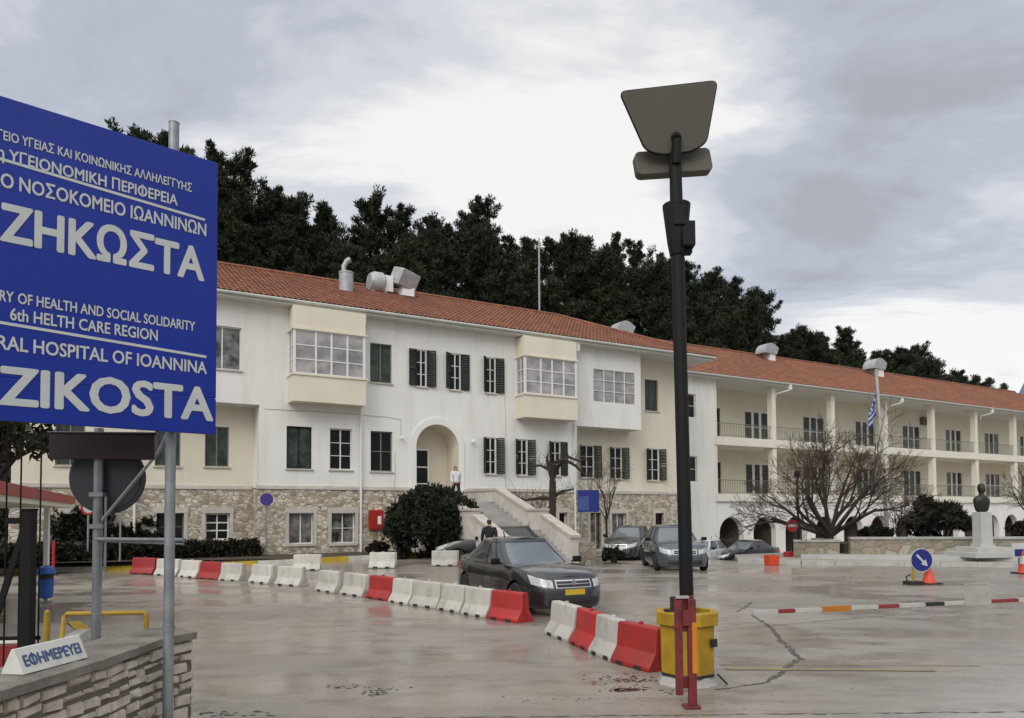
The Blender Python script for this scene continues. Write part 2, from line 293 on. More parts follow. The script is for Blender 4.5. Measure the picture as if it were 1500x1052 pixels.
# ------------------------------------------------------------------ helpers
def setp(o, label=None, cat=None, group=None, kind=None):
    if label: o['label'] = label
    if cat: o['category'] = cat
    if group: o['group'] = group
    if kind: o['kind'] = kind
    return o
def empty(name, loc=(0, 0, 0), rz=0, label=None, cat=None, group=None):
    o = bpy.data.objects.new(name, None); COL.objects.link(o); o.location = loc; o.rotation_euler = (0, 0, rz); o.empty_display_size = .2
    return setp(o, label, cat, group)
def kids(o): return list(o.children)
def dup(root, loc, rz=None, label=None, group=None, parent=None):
    r = root.copy(); COL.objects.link(r)
    if loc is not None: r.location = loc
    if rz is not None: r.rotation_euler = (0, 0, rz)
    if label: r['label'] = label
    if group: r['group'] = group
    for ch in kids(root):
        c = ch.copy(); COL.objects.link(c); c.parent = r
        for g in kids(ch):
            d = g.copy(); COL.objects.link(d); d.parent = c
    return r
class MB:
    def __init__(s): s.v = []; s.f = []; s.mi = []
    def add(s, vs, fs, m=0):
        b = len(s.v); s.v += [tuple(v) for v in vs]; s.f += [tuple(i+b for i in f) for f in fs]; s.mi += [m]*len(fs); return s
    def box(s, x0, x1, y0, y1, z0, z1, m=0):
        return s.add([(x0,y0,z0),(x1,y0,z0),(x1,y1,z0),(x0,y1,z0),(x0,y0,z1),(x1,y0,z1),(x1,y1,z1),(x0,y1,z1)],
              [(0,3,2,1),(4,5,6,7),(0,1,5,4),(1,2,6,5),(2,3,7,6),(3,0,4,7)], m)
    def cbox(s, c, d, rz=0, m=0, ry=0, rx=0, taper=1.0):
        mt = Matrix.Translation(c) @ Matrix.Rotation(rz, 4, 'Z') @ Matrix.Rotation(ry, 4, 'Y') @ Matrix.Rotation(rx, 4, 'X')
        a, b, h = d[0]/2, d[1]/2, d[2]/2
        vs = [mt @ Vector(p) for p in [(-a,-b,-h),(a,-b,-h),(a,b,-h),(-a,b,-h),(-a*taper,-b*taper,h),(a*taper,-b*taper,h),(a*taper,b*taper,h),(-a*taper,b*taper,h)]]
        return s.add(vs, [(0,3,2,1),(4,5,6,7),(0,1,5,4),(1,2,6,5),(2,3,7,6),(3,0,4,7)], m)
    def quad(s, a, b, c, d, m=0): return s.add([a, b, c, d], [(0, 1, 2, 3)], m)
    def tube(s, pts, rad, n=8, m=0, caps=True):
        pts = [Vector(p) for p in pts]; rad = rad if isinstance(rad, (list, tuple)) else [rad]*len(pts)
        vs = []; fs = []; prev = None
        for i, p in enumerate(pts):
            t = (pts[min(i+1, len(pts)-1)] - pts[max(i-1, 0)]).normalized()
            if prev is None: prev = t.orthogonal().normalized()
            prev = (prev - t*prev.dot(t)); prev = prev.normalized() if prev.length > 1e-6 else t.orthogonal().normalized()
            b = t.cross(prev)
            for k in range(n):
                a = 2*math.pi*k/n; vs.append(p + (prev*math.cos(a) + b*math.sin(a))*rad[i])
        for i in range(len(pts)-1):
            for k in range(n): fs.append((i*n+k, i*n+(k+1) % n, (i+1)*n+(k+1) % n, (i+1)*n+k))
        if caps: fs.append(tuple(reversed(range(n)))); fs.append(tuple((len(pts)-1)*n+k for k in range(n)))
        return s.add(vs, fs, m)
    def lathe(s, prof, n=24, c=(0, 0, 0), m=0, axis='Z', caps=True):
        vs = []; fs = []
        for r, z in prof:
            for k in range(n):
                a = 2*math.pi*k/n; x, y = r*math.cos(a), r*math.sin(a)
                p = {'Z': (x, y, z), 'Y': (x, z, y), 'X': (z, x, y)}[axis]
                vs.append((p[0]+c[0], p[1]+c[1], p[2]+c[2]))
        for i in range(len(prof)-1):
            for k in range(n): fs.append((i*n+k, i*n+(k+1) % n, (i+1)*n+(k+1) % n, (i+1)*n+k))
        if caps: fs.append(tuple(reversed(range(n)))); fs.append(tuple((len(prof)-1)*n+k for k in range(n)))
        return s.add(vs, fs, m)
    def prism(s, poly, y0, y1, m=0):            # polygon in (x,z), extruded along y
        n = len(poly); vs = [(x, y0, z) for x, z in poly] + [(x, y1, z) for x, z in poly]
        fs = [tuple(range(n)), tuple(reversed(range(n, 2*n)))] + [(i+n, (i+1) % n+n, (i+1) % n, i) for i in range(n)]
        return s.add(vs, fs, m)
    def build(s, name, mats, parent=None, smooth=False, bevel=0, label=None, cat=None, group=None, kind=None, loc=None, rz=None, autos=True):
        me = bpy.data.meshes.new(name); me.from_pydata(s.v, [], s.f)
        if not isinstance(mats, (list, tuple)): mats = [mats]
        for x in mats: me.materials.append(M[x] if isinstance(x, str) else x)
        if any(s.mi): me.polygons.foreach_set('material_index', s.mi)
        me.update()
        if bevel:
            bm = bmesh.new(); bm.from_mesh(me); bmesh.ops.remove_doubles(bm, verts=bm.verts, dist=1e-5)
            ed = [e_ for e_ in bm.edges if len(e_.link_faces) == 2 and e_.calc_face_angle(0) > .5]
            bmesh.ops.bevel(bm, geom=ed, offset=bevel, segments=2, affect='EDGES', profile=.5, clamp_overlap=True); bm.to_mesh(me); bm.free()
        if smooth:
            me.polygons.foreach_set('use_smooth', [True]*len(me.polygons))
            if autos:
                try: me.set_sharp_from_angle(angle=R(38))
                except Exception: pass
        o = bpy.data.objects.new(name, me); COL.objects.link(o)
        if parent: o.parent = parent
        if loc is not None: o.location = loc
        if rz is not None: o.rotation_euler = (0, 0, rz)
        return setp(o, label, cat, group, kind)
def part(name, mb, mats, parent, **kw): return mb.build(name, mats, parent, **kw)
def ss(a, b, x):
    t = min(1, max(0, (x-a)/(b-a))); return t*t*(3-2*t)
def gz(x, y): return .3*ss(23, 30, y)*ss(-3, 2, -x) - 1.45*ss(30, 46, y)*ss(7, 12, x)
def text_mb(body, height, width=None, offset=0.0, thick=.004):
    """lettering as mesh lying in x-z plane facing -y, left-bottom at origin; caps are .728 of the font size"""
    def raw(tx):
        c = bpy.data.curves.new('lettering', 'FONT'); c.body = tx; c.size = 1; c.resolution_u = 3
        o = bpy.data.objects.new('lettering', c); COL.objects.link(o)
        dg = bpy.context.evaluated_depsgraph_get(); dg.update(); me = bpy.data.meshes.new_from_object(o.evaluated_get(dg))
        V = np.array([v.co[:] for v in me.vertices]); F_ = [tuple(p.vertices) for p in me.polygons]
        bpy.data.objects.remove(o); bpy.data.curves.remove(c); bpy.data.meshes.remove(me); return V, F_
    src = body.translate(str.maketrans('ΚΑΖΗΟΤΕΙΝΜΡΥΧΦ', 'KAZHOTEINMPYXO')); vs, fs = raw(src); wO = np.ptp(raw('O')[0][:, 0])
    for i_, ch in enumerate(body):            # the bar of each phi is added to a round letter
        if ch == 'Φ':
            xr_ = raw(src[:i_+1])[0][:, 0].max(); xc = xr_-wO/2; n0 = len(vs)
            vs = np.vstack([vs, [[xc-.045, -.03, 0], [xc+.045, -.03, 0], [xc+.045, .758, 0], [xc-.045, .758, 0]]]); fs.append((n0, n0+1, n0+2, n0+3))
    sy = height/.728; x0, x1 = vs[:, 0].min(), vs[:, 0].max(); sx = (width/(x1-x0)) if width else sy
    mb = MB()
    for k, (ox, oz) in enumerate(((0, 0), (1, .0), (-1, .0), (0, 1), (0, -1), (.7, .7), (-.7, -.7), (.7, -.7), (-.7, .7)) if offset else ((0, 0),)):
        mb.add([((x-x0+ox*offset)*sx, -.0002*k, (y+oz*offset*.8)*sy) for x, y, _ in vs], fs)
    return mb, (x1-x0)*sx, sx

# ------------------------------------------------------------------ ground
def build_ground():
    xs = np.concatenate([np.array([-2500, -600, -150, -70]), np.arange(-40, 60.1, 1.0), np.array([90, 200, 700, 2500])])
    ys = np.concatenate([np.array([-2500, -500, -80, -20, -6]), np.arange(0, 70.1, 1.0), np.array([90, 150, 400, 1000, 3500])])
    mb = MB(); nx = len(xs)
    vs = [(x, y, gz(x, y)) for y in ys for x in xs]
    fs = [(j*nx+i, j*nx+i+1, (j+1)*nx+i+1, (j+1)*nx+i) for j in range(len(ys)-1) for i in range(nx-1)]
    mb.add(vs, fs); mb.build('ground', 'asphalt', kind='structure', smooth=True)
build_ground()
def ribbon(name, pts, w, material, lift=.004, kind='structure', jitter=0):
    mb = MB(); P = [Vector((*p, 0)) for p in pts]; vs = []
    for i, p in enumerate(P):
        t = (P[min(i+1, len(P)-1)] - P[max(i-1, 0)]).normalized(); n = Vector((-t.y, t.x, 0))
        ww = w*(1 + rng.uniform(-jitter, jitter))/2
        for sgn in (1, -1):
            q = p + n*ww*sgn; vs.append((q.x, q.y, gz(q.x, q.y)+lift))
    fs = [(2*i, 2*i+1, 2*i+3, 2*i+2) for i in range(len(P)-1)]
    mb.add(vs, fs); return mb.build(name, material, kind=kind)
def wander(a, b, n, amp):
    a, b = Vector(a), Vector(b); t = (b-a).normalized(); nn = Vector((-t.y, t.x)); return [tuple(a.lerp(b, i/n) + nn*rng.uniform(-amp, amp)) for i in range(n+1)]
crk = wander((4.75, 14.8), (4.53, 13.0), 26, .022)[:-1] + wander((4.53, 13.0), (4.2, 11.65), 30, .022)[:-1] + wander((4.2, 11.6), (3.95, 10.2), 34, .025)[:-1] + wander((3.9, 10.2), (3.02, 8.84), 36, .025)
ribbon('road_crack', crk, .06, 'crack', .004, jitter=.7)
ribbon('road_crack', wander((3.02, 8.84), (2.3, 8.5), 22, .02), .03, 'crack', .004, jitter=.7)
ribbon('road_crack', wander((4.6, 15.2), (5.4, 16.8), 24, .03), .035, 'crack', .004, jitter=.7)
ribbon('road_crack', wander((2.7, 12.4), (7.5, 14.6), 60, .03), .02, 'crack', .004, jitter=.8)
ribbon('road_crack', wander((-4, 7.35), (5.5, 7.5), 150, .018), .018, 'crack', .004, jitter=.9)
ribbon('yellow_road_line', wander((2.75, 9.62), (5.35, 9.45), 12, .006), .10, 'road_yellow', .008, jitter=.15)
ribbon('yellow_road_line', wander((2.75, 9.9), (6.1, 9.72), 12, .006), .025, 'road_yellow', .008, jitter=.4)
def manhole(x, y, r, sq=False):
    mb = MB()
    if sq: mb.cbox((0, 0, .004), (r*2, r*1.5, .008), rng.uniform(-.2, .2))
    else: mb.lathe([(r, 0), (r, .008), (r*.86, .008), (r*.84, .004), (.02, .005)], 24)
    mb.build('manhole_cover', 'crack', loc=(x, y, gz(x, y)+.004), label=('square dark drain cover in the wet road' if sq else 'round dark manhole cover in the wet road'), cat='manhole cover')
M['patch'] = mat('asphalt_patch', (.10, .095, .09), .5, var=.4, vscale=5)
M['red_dust'] = mat('red_paint_stain', (.13, .055, .048), .5, var=.5, vscale=9)
def flecks(name, spots, material):
    """scattered small irregular crumbs and stains lying on the road"""
    mb = MB()
    for x, y, a, b, n, sz in spots:
        for _ in range(n):
            px, py = x+rng.gauss(0, a), y+rng.gauss(0, b); r = sz*rng.uniform(.3, 1)**2; k = rng.randint(5, 8); t0 = rng.uniform(0, 6)
            pts = [(px+r*rng.uniform(.5, 1.3)*math.cos(t0+6.283*q/k), py+r*.8*rng.uniform(.5, 1.3)*math.sin(t0+6.283*q/k)) for q in range(k)]
            mb.add([(u, v, gz(u, v)+.004) for u, v in pts], [tuple(range(k))])
    mb.build(name, material, kind='stuff')
flecks('road_stain', [(1.3, 8.55, .12, .06, 90, .05), (1.5, 9.0, .18, .12, 90, .035), (1.15, 9.1, .2, .2, 60, .03), (1.8, 8.4, .1, .05, 40, .03)], 'red_dust')
flecks('road_debris', [(-2.0, 8.7, .16, .10, 30, .035), (-1.5, 8.5, .10, .12, 40, .038), (-3.0, 7.6, .25, .06, 40, .045), (.6, 8.1, .6, .05, 30, .02), (-1, 8.0, 2.5, .6, 50, .014), (2.5, 8.2, 1.2, .3, 50, .016), (4.5, 10, 2.5, 1.5, 60, .012), (-3, 11, 2, 2.5, 60, .014)], 'crack')

# ------------------------------------------------------------------ facade frame
TH = R(29.5725); BO = Vector((-6.5184, 33.6, 0))
def W(u, dep, z=0):
    return Vector((BO.x + u*math.cos(TH) - dep*math.sin(TH), BO.y + u*math.sin(TH) + dep*math.cos(TH), z))

def wall_grid(mb, u0, u1, z0, z1, dep, holes, rev=.22, m=0, mrev=None):
    """outer face of a wall at depth dep (facing -dep) with rectangular holes and their reveals"""
    us = sorted({u0, u1, *[h[0] for h in holes], *[h[1] for h in holes]}); zs = sorted({z0, z1, *[h[2] for h in holes], *[h[3] for h in holes]})
    us = [u for u in us if u0 <= u <= u1]; zs = [z for z in zs if z0 <= z <= z1]
    for i in range(len(us)-1):
        for j in range(len(zs)-1):
            a, b, c, d = us[i], us[i+1], zs[j], zs[j+1]; mu, mz = (a+b)/2, (c+d)/2
            if any(h[0] < mu < h[1] and h[2] < mz < h[3] for h in holes): continue
            mb.quad((a, dep, c), (b, dep, c), (b, dep, d), (a, dep, d), m)
    mr_ = m if mrev is None else mrev
    for a, b, c, d in holes:
        q = dep+rev
        mb.quad((a, dep, c), (a, q, c), (b, q, c), (b, dep, c), mr_); mb.quad((a, dep, d), (b, dep, d), (b, q, d), (a, q, d), mr_)
        mb.quad((a, dep, c), (a, dep, d), (a, q, d), (a, q, c), mr_); mb.quad((b, dep, c), (b, q, c), (b, q, d), (b, dep, d), mr_)

def window(parent, u0, u1, z0, z1, dep, cols=2, rows=3, fr=.055, glass='glass', bar=.03, frame='frame_white', name='window', closed=None, sill=True, mid=.05):
    """casement: frame mesh is the part, pane its sub-part"""
    f = MB(); y0, y1 = dep-.05, dep+.02
    f.box(u0, u0+fr, y0, y1, z0, z1); f.box(u1-fr, u1, y0, y1, z0, z1)
    f.box(u0+fr, u1-fr, y0, y1, z0, z0+fr); f.box(u0+fr, u1-fr, y0, y1, z1-fr, z1)
    iw = u1-u0-2*fr
    for k in range(1, cols):
        c = u0+fr+iw*k/cols; f.box(c-mid/2, c+mid/2, y0+.004, y1-.004, z0+fr, z1-fr)
    ih = z1-z0-2*fr
    for k in range(1, rows):
        c = z0+fr+ih*k/rows
        for q in range(cols):
            a = u0+fr+iw*q/cols + (mid/2 if q else 0); b = u0+fr+iw*(q+1)/cols - (mid/2 if q < cols-1 else 0)
            f.box(a, b, y0+.012, y1-.012, c-bar/2, c+bar/2)
    w = part(name, f, frame, parent)
    p = MB(); p.quad((u0+.01, dep+.0, z0+.01), (u1-.01, dep+.0, z0+.01), (u1-.01, dep+.0, z1-.01), (u0+.01, dep+.0, z1-.01)); part('pane', p, glass, w)
    return w
def louvre(mb, w, h, t=.035):
    """shutter leaf: hinge at x=0, spans +x, thickness along y, with slats"""
    mb.box(0, .05, 0, t, 0, h); mb.box(w-.05, w, 0, t, 0, h); mb.box(.05, w-.05, 0, t, 0, .06); mb.box(.05, w-.05, 0, t, h-.06, h); mb.box(.05, w-.05, 0, t, h/2-.03, h/2+.03)
    n = int(h/.09)
    for k in range(n):
        z = .07+(h-.14)*(k+.5)/n
        if abs(z-h/2) < .05: continue
        mb.add([(.05, .004, z-.035), (w-.05, .004, z-.035), (w-.05, t-.004, z+.035), (.05, t-.004, z+.035)], [(0, 1, 2, 3)])
def shutter(win, u, dep, z0, h, w, ang, side):
    """ang 0 = folded flat against the wall, 90 = sticking straight out"""
    mb = MB(); louvre(mb, w, h); o = part('shutter', mb, 'shutter', win)
    a = R(ang)
    if side > 0: o.rotation_euler = (0, 0, -a); o.location = (u, dep-.045, z0)
    else: o.rotation_euler = (0, 0, math.pi + a); o.location = (u, dep-.01, z0)
    return o

def roof_patch(mb, uL0, uR0, uL1, uR1, y0, z0, y1, z1, step=.04, wave=.24, rows=22, amp=.035):
    """tiled slope from eave (y0,z0) to ridge (y1,z1); left/right limits run linearly from eave to ridge"""
    us = np.arange(min(uL0, uL1), max(uR0, uR1)+step, step); n = len(us); sl = np.array([y1-y0, z1-z0]); L = np.linalg.norm(sl); nr = np.array([-sl[1], sl[0]])/L*(-1 if sl[0] < 0 else 1)
    vs = []; 
    for r in range(rows):
        for tt, hh in ((r/rows, .03), ((r+1)/rows, 0.0)):
            a, b = uL0+(uL1-uL0)*tt, uR0+(uR1-uR0)*tt
            uc = np.clip(us, a, b); hgt = amp*np.abs(np.sin(math.pi*uc/wave))+hh
            yy = y0+sl[0]*tt+nr[0]*hgt; zz_ = z0+sl[1]*tt+nr[1]*hgt
            vs += list(zip(uc.tolist(), yy.tolist(), zz_.tolist()))
    fs = []; flip = sl[0] < 0
    for r in range(2*rows-1):
        for i in range(n-1):
            A = vs[r*n+i]; B = vs[r*n+i+1]; C_ = vs[(r+1)*n+i]; D_ = vs[(r+1)*n+i+1]
            if abs(A[0]-B[0]) < 1e-6 and abs(C_[0]-D_[0]) < 1e-6: continue
            q = (r*n+i, r*n+i+1, (r+1)*n+i+1, (r+1)*n+i)
            fs.append(q[::-1] if flip else q)
    mb.add(vs, fs)
def hip_patch(mb, corner_u, apex_u, y0, y1, z0, z1):
    """plain hip end closing the roof towards +u or -u"""
    ym = (y0+y1)/2
    N = 60; 
    for k in range(N):
        a = k/N; b = (k+1)/N
        for r in range(14):
            t0, t1 = r/14, (r+1)/14
            def P(s, t):
                lo, hi = y0+(ym-y0)*t, y1+(ym-y1)*t
                return (corner_u+(apex_u-corner_u)*t, lo+(hi-lo)*s, z0+(z1-z0)*t + .02*(k % 2))
            mb.quad(P(a, t0), P(b, t0), P(b, t1), P(a, t1))

# ------------------------------------------------------------------ main hospital building
def main_building():
    B = empty('hospital_building', BO, TH, 'white and cream hospital main block with stone basement, arched entrance and red tiled roof', 'building')
    RC = 1.1
    # ground-floor and upper white wall
    gw = [(-3.67, -2.58, 4.08, 5.92), (-1.79, -.77, 4.08, 5.92), (.09, 1.14, 4.05, 5.9), (6.0, 6.6, 4.05, 5.88), (7.82, 8.42, 4.03, 5.87), (9.82, 10.45, 4.05, 5.86)]
    uw = [(.06, 1.11, 8.14, 9.96), (2.32, 2.86, 8.12, 9.9), (4.08, 4.66, 8.1, 9.9), (6.02, 6.6, 8.1, 9.9)]
    bay1, bay2 = (-3.62, -.42), (7.75, 10.95)
    arch_u0, arch_u1, arch_z0, arch_zs = 2.3, 4.5, 2.62, 5.27; ac, ar = 3.4, 1.1
    mb = MB()
    zt = arch_zs+ar
    wall_grid(mb, -4.81, arch_u0, 3.24, zt, 0, [h for h in gw if h[1] < arch_u0], .22)
    wall_grid(mb, arch_u1, 11.5, 3.24, zt, 0, [h for h in gw if h[0] > arch_u1], .22)
    wall_grid(mb, -4.81, 11.5, zt, 11.1, 0, uw, .22)
    N = 20
    for k in range(N):                     # spandrels and intrados
        a0, a1 = math.pi*k/N, math.pi*(k+1)/N
        x0, x1 = ac+ar*math.cos(a0), ac+ar*math.cos(a1); z0, z1 = arch_zs+ar*math.sin(a0), arch_zs+ar*math.sin(a1); t = arch_zs+ar
        mb.quad((x1, 0, z1), (x0, 0, z0), (x0, 0, t), (x1, 0, t))
        mb.quad((x1, 0, z1), (x1, 1.3, z1), (x0, 1.3, z0), (x0, 0, z0), 1)
    mb.quad((arch_u0, 0, arch_z0), (arch_u0, 0, arch_zs), (arch_u0, 1.3, arch_zs), (arch_u0, 1.3, arch_z0), 1)
    mb.quad((arch_u1, 0, arch_z0), (arch_u1, 1.3, arch_z0), (arch_u1, 1.3, arch_zs), (arch_u1, 0, arch_zs), 1)
    mb.quad((arch_u0, 1.3, arch_z0), (arch_u1, 1.3, arch_z0), (arch_u1, 1.3, arch_zs+ar), (arch_u0, 1.3, arch_zs+ar), 1)
    mb.quad((arch_u0, 0, arch_z0), (arch_u1, 0, arch_z0), (arch_u1, 1.3, arch_z0), (arch_u0, 1.3, arch_z0), 2)
    # overhanging upper storeys at both ends, with their undersides and the return walls
    upR = (12.55, 15.5, 8.1, 9.98); upL = (-7.04, -5.55, 8.14, 9.95)
    wall_grid(mb, 11.5, 15.88, 6.75, 11.1, 0, [upR], .12); wall_grid(mb, -9.2, -4.81, 6.75, 11.1, 0, [upL], .2)
    for a, b in ((11.5, 15.88), (-9.2, -4.81)): mb.quad((a, 0, 6.75), (a, RC, 6.75), (b, RC, 6.75), (b, 0, 6.75))
    mb.quad((15.88, 0, 6.75), (15.88, RC, 6.75), (15.88, RC, 11.1), (15.88, 0, 11.1)); mb.quad((-9.2, 0, 6.75), (-9.2, 0, 11.1), (-9.2, RC, 11.1), (-9.2, RC, 6.75))
    mb.quad((11.5, 0, 3.24), (11.5, RC, 3.24), (11.5, RC, 6.75), (11.5, 0, 6.75)); mb.quad((-4.81, 0, 3.24), (-4.81, 0, 6.75), (-4.81, RC, 6.75), (-4.81, RC, 3.24))
    wl = part('wall', mb, ['white_plaster', 'beige_plaster', 'pink_marble'], B)
    # recessed cream walls
    rg = [(12.45, 13.4, 4.05, 5.87), (14.5, 15.35, 4.02, 5.84), (17.09, 18.1, 8.07, 9.92), (17.15, 18.1, 3.98, 5.86)]
    lg = [(-8.72, -7.75, 4.12, 5.86), (-6.81, -5.85, 4.15, 5.86), (-12.2, -11.1, 8.1, 9.92), (-12.2, -11.2, 4.05, 5.86)]
    mb = MB(); wall_grid(mb, 11.5, 20.3, 3.24, 11.1, RC, rg, .2, 0); wall_grid(mb, -13.6, -4.81, 3.24, 11.1, RC, lg, .2, 0)
    mb.quad((20.3, RC, .0), (20.3, 13, .0), (20.3, 13, 11.1), (20.3, RC, 11.1)); mb.quad((-13.6, RC, -.3), (-13.6, RC, 11.1), (-13.6, 13, 11.1), (-13.6, 13, -.3))
    mb.quad((-13.6, 13, -.3), (-13.6, 13, 11.1), (20.3, 13, 11.1), (20.3, 13, -.3))
    part('wall', mb, 'beige_plaster', B)
    # stone basement
    bw = [(-3.57, -2.51, .82, 2.16), (-1.72, -.64, .8, 2.15), (10.28, 10.79, 1.3, 2.13)]
    rw = [(13.05, 13.8, .1, 2.12), (14.55, 15.57, .92, 2.08), (17.7, 18.35, 1.1, 2.08)]; lw = [(-8.63, -7.6, 1.03, 2.18), (-6.78, -5.8, 1.02, 2.17), (-12, -11, 1.03, 2.17)]
    mb = MB()
    wall_grid(mb, -4.86, 11.55, -.2, 3.2, -.05, bw, .25); wall_grid(mb, 11.55, 20.35, -.4, 3.2, RC-.05, rw, .25); wall_grid(mb, -13.65, -4.86, -.2, 3.2, RC-.05, lw, .25)
    mb.quad((11.55, -.05, -.2), (11.55, RC-.05, -.2), (11.55, RC-.05, 3.2), (11.55, -.05, 3.2)); mb.quad((-4.86, -.05, -.2), (-4.86, -.05, 3.2), (-4.86, RC-.05, 3.2), (-4.86, RC-.05, -.2))
    part('basement_wall', mb, 'stone', B)
    # string course, lintels, sills
    mb = MB()
    for a, b, d in ((-4.90, 2.1, 0), (4.95, 11.59, 0), (11.59, 20.4, RC), (-13.7, -4.9, RC)):
        mb.box(a, b, d-.10, d+.1, 3.18, 3.26); mb.box(a, b, d-.06, d+.1, 3.26, 3.34)
    for h, d in [(x, 0) for x in bw]+[(x, RC) for x in rw+lw]:
        mb.box(h[0]-.16, h[1]+.16, d-.085, d-.052, h[3], h[3]+.24); mb.box(h[0]-.1, h[1]+.1, d-.12, d+.0, h[2]-.1, h[2])
        mb.box(h[0]-.14, h[0], d-.075, d-.052, h[2], h[3]); mb.box(h[1], h[1]+.14, d-.075, d-.052, h[2], h[3])
    part('stone_trim', mb, 'trim', B)
    for h, d in [(x, 0) for x in gw+uw+[upL]]+[(x, RC) for x in rg+lg]: mb = MB(); mb.box(h[0]-.06, h[1]+.06, d-.07, d+.04, h[2]-.06, h[2]); part('window_sill', mb, 'trim', B)
    # arch surround
    mb = MB(); ro = 1.40
    for k in range(N):
        a0, a1 = math.pi*k/N, math.pi*(k+1)/N
        P = lambda r, a, y: (ac+r*math.cos(a), y, arch_zs+r*math.sin(a))
        mb.quad(P(ar, a1, -.06), P(ar, a0, -.06), P(ro, a0, -.06), P(ro, a1, -.06)); mb.quad(P(ro, a1, -.06), P(ro, a0, -.06), P(ro, a0, 0), P(ro, a1, 0)); mb.quad(P(ar, a1, 0), P(ar, a0, 0), P(ar, a0, -.06), P(ar, a1, -.06))
    for a, b in ((ac-ro, ac-ar), (ac+ar, ac+ro)): mb.box(a, b, -.06, 0.0, 2.62, arch_zs)
    part('arch_surround', mb, 'white_plaster', B)
    # entrance door at the back left of the porch
    d = window(B, 2.72, 3.5, 2.66, 5.3, 1.22, 1, 3, .1, 'glass', .06, name='door')
    # windows
    def W_(h, d, glass, cols=2, rows=3, **k): return window(B, h[0], h[1], h[2], h[3], d+.16, cols, rows, .05, glass, **k)
    W_(gw[0], 0, 'glass_green', 2, 1, frame='shutter'); W_(gw[1], 0, 'glass', 2, 3); W_(gw[2], 0, 'glass', 2, 2, frame='rail')
    for h in gw[3:]:
        w = W_(h, -.06, 'glass', 2, 3); shutter(w, h[0]+.02, 0, h[2]+.02, h[3]-h[2]-.04, .40, 45, -1); shutter(w, h[1]-.02, 0, h[2]+.02, h[3]-h[2]-.04, .42, 28 if h is not gw[5] else 4, 1)
    W_(uw[0], 0, 'glass_green', 2, 1, frame='rail')
    for i, h in enumerate(uw[1:]):
        w = W_(h, -.06, 'glass', 2, 3); shutter(w, h[0]+.02, 0, h[2]+.02, h[3]-h[2]-.04, .42, (12, 35, 48)[i], -1); shutter(w, h[1]-.02, 0, h[2]+.02, h[3]-h[2]-.04, .46, (14, 6, 10)[i], 1)
    W_(upL, 0, 'glass_curtain', 2, 1); window(B, upR[0], upR[1], upR[2], upR[3], .05, 4, 3, .06, 'glass_bay', .035)
    for i, h in enumerate(rg):
        w = W_(h, RC-.06 if i != 2 else RC, 'glass' if i != 2 else 'glass_green', 2, 3 if i != 2 else 1, **({'frame': 'reveal_dark'} if i == 2 else {}))
        if i != 2: shutter(w, h[0]+.02, RC, h[2]+.02, h[3]-h[2]-.04, .40, 60, -1); shutter(w, h[1]-.02, RC, h[2]+.02, h[3]-h[2]-.04, .42, 30, 1)
    for h in lg: W_(h, RC, 'glass_green', 2, 1, frame='rail')
    W_(bw[0], 0, 'glass_curtain', 2, 1); W_(bw[1], 0, 'glass_curtain', 2, 2); W_(bw[2], 0, 'glass', 1, 1)
    W_(rw[1], RC, 'glass_curtain', 2, 1); W_(rw[2], RC, 'glass', 1, 1, frame='door_wood'); window(B, rw[0][0], rw[0][1], rw[0][2], rw[0][3], RC+.16, 1, 2, .08, 'glass_curtain', .06, 'door_wood', name='door')
    W_(lw[0], RC, 'glass', 2, 2, frame='reveal_dark'); W_(lw[1], RC, 'glass', 2, 3, fr=.07) if False else window(B, *lw[1], RC+.16, 2, 3, .07, 'glass', .05); W_(lw[2], RC, 'glass', 2, 2)
    # bay windows
    D = .88
    for (a, b) in (bay1, bay2):
        mb = MB(); mb.box(a, b, -D, .0, 6.9, 8.02); mb.box(a-.05, b+.05, -D-.05, 0, 8.02, 8.1)
        bay = part('bay_window', mb, 'beige_plaster', B)
        mb = MB(); mb.box(a+.02, b-.02, -D+.03, 0, 10.05, 11.0); mb.box(a-.04, b+.04, -D-.04, 0, 9.97, 10.05); part('upper_panel', mb, 'beige_plaster', bay)
        fr = MB(); t = .06; y0 = -D+.02; y1 = y0+t; z0, z1 = 8.1, 9.97
        fr.box(a+.02, a+.02+.11, y0, y0+.11, z0, z1); fr.box(b-.13, b-.02, y0, y0+.11, z0, z1); fr.box(a+.02, a+.10, -.08, -.0, z0, z1); fr.box(b-.10, b-.02, -.08, .0, z0, z1)
        xs = [a+.13, a+.13+.85, (a+b)/2+.27, b-.13-.6, b-.13]
        xs = [a+.13 + (b-a-.26)*k for k in (0, .29, .52, .76, 1)]
        for i, x in enumerate(xs[1:-1]): fr.box(x-.04, x+.04, y0+.002, y1, z0, z1)
        for i in range(4):
            p, q = xs[i]+(.04 if i else 0), xs[i+1]-(.04 if i < 3 else 0)
            for z in (z0+.02, z0+.62, z0+1.22, z1-.03): fr.box(p, q, y0+.008, y1-.004, z-.022, z+.022)
        for x in (a+.03, b-.09):
            for z in (z0+.02, z0+.62, z0+1.22, z1-.03): fr.box(x, x+.06, y0+.11, -.08, z-.022, z+.022)
            fr.box(x, x+.06, -D*.55, -D*.55+.05, z0, z1)
        part('frame', fr, 'frame_white', bay)
        g = MB(); g.quad((a+.05, y0+.03, z0), (b-.05, y0+.03, z0), (b-.05, y0+.03, z1), (a+.05, y0+.03, z1)); g.quad((a+.06, 0, z0), (a+.06, y0+.04, z0), (a+.06, y0+.04, z1), (a+.06, 0, z1)); g.quad((b-.06, y0+.04, z0), (b-.06, 0, z0), (b-.06, 0, z1), (b-.06, y0+.04, z1))
        part('pane', g, 'glass_bay', bay)
    # eave, soffit, gutter
    E0 = -.62; zE = 11.28
    mb = MB(); mb.box(-14.2, 20.9, E0+.02, RC+1, 11.06, 11.2); part('soffit', mb, 'soffit', B)
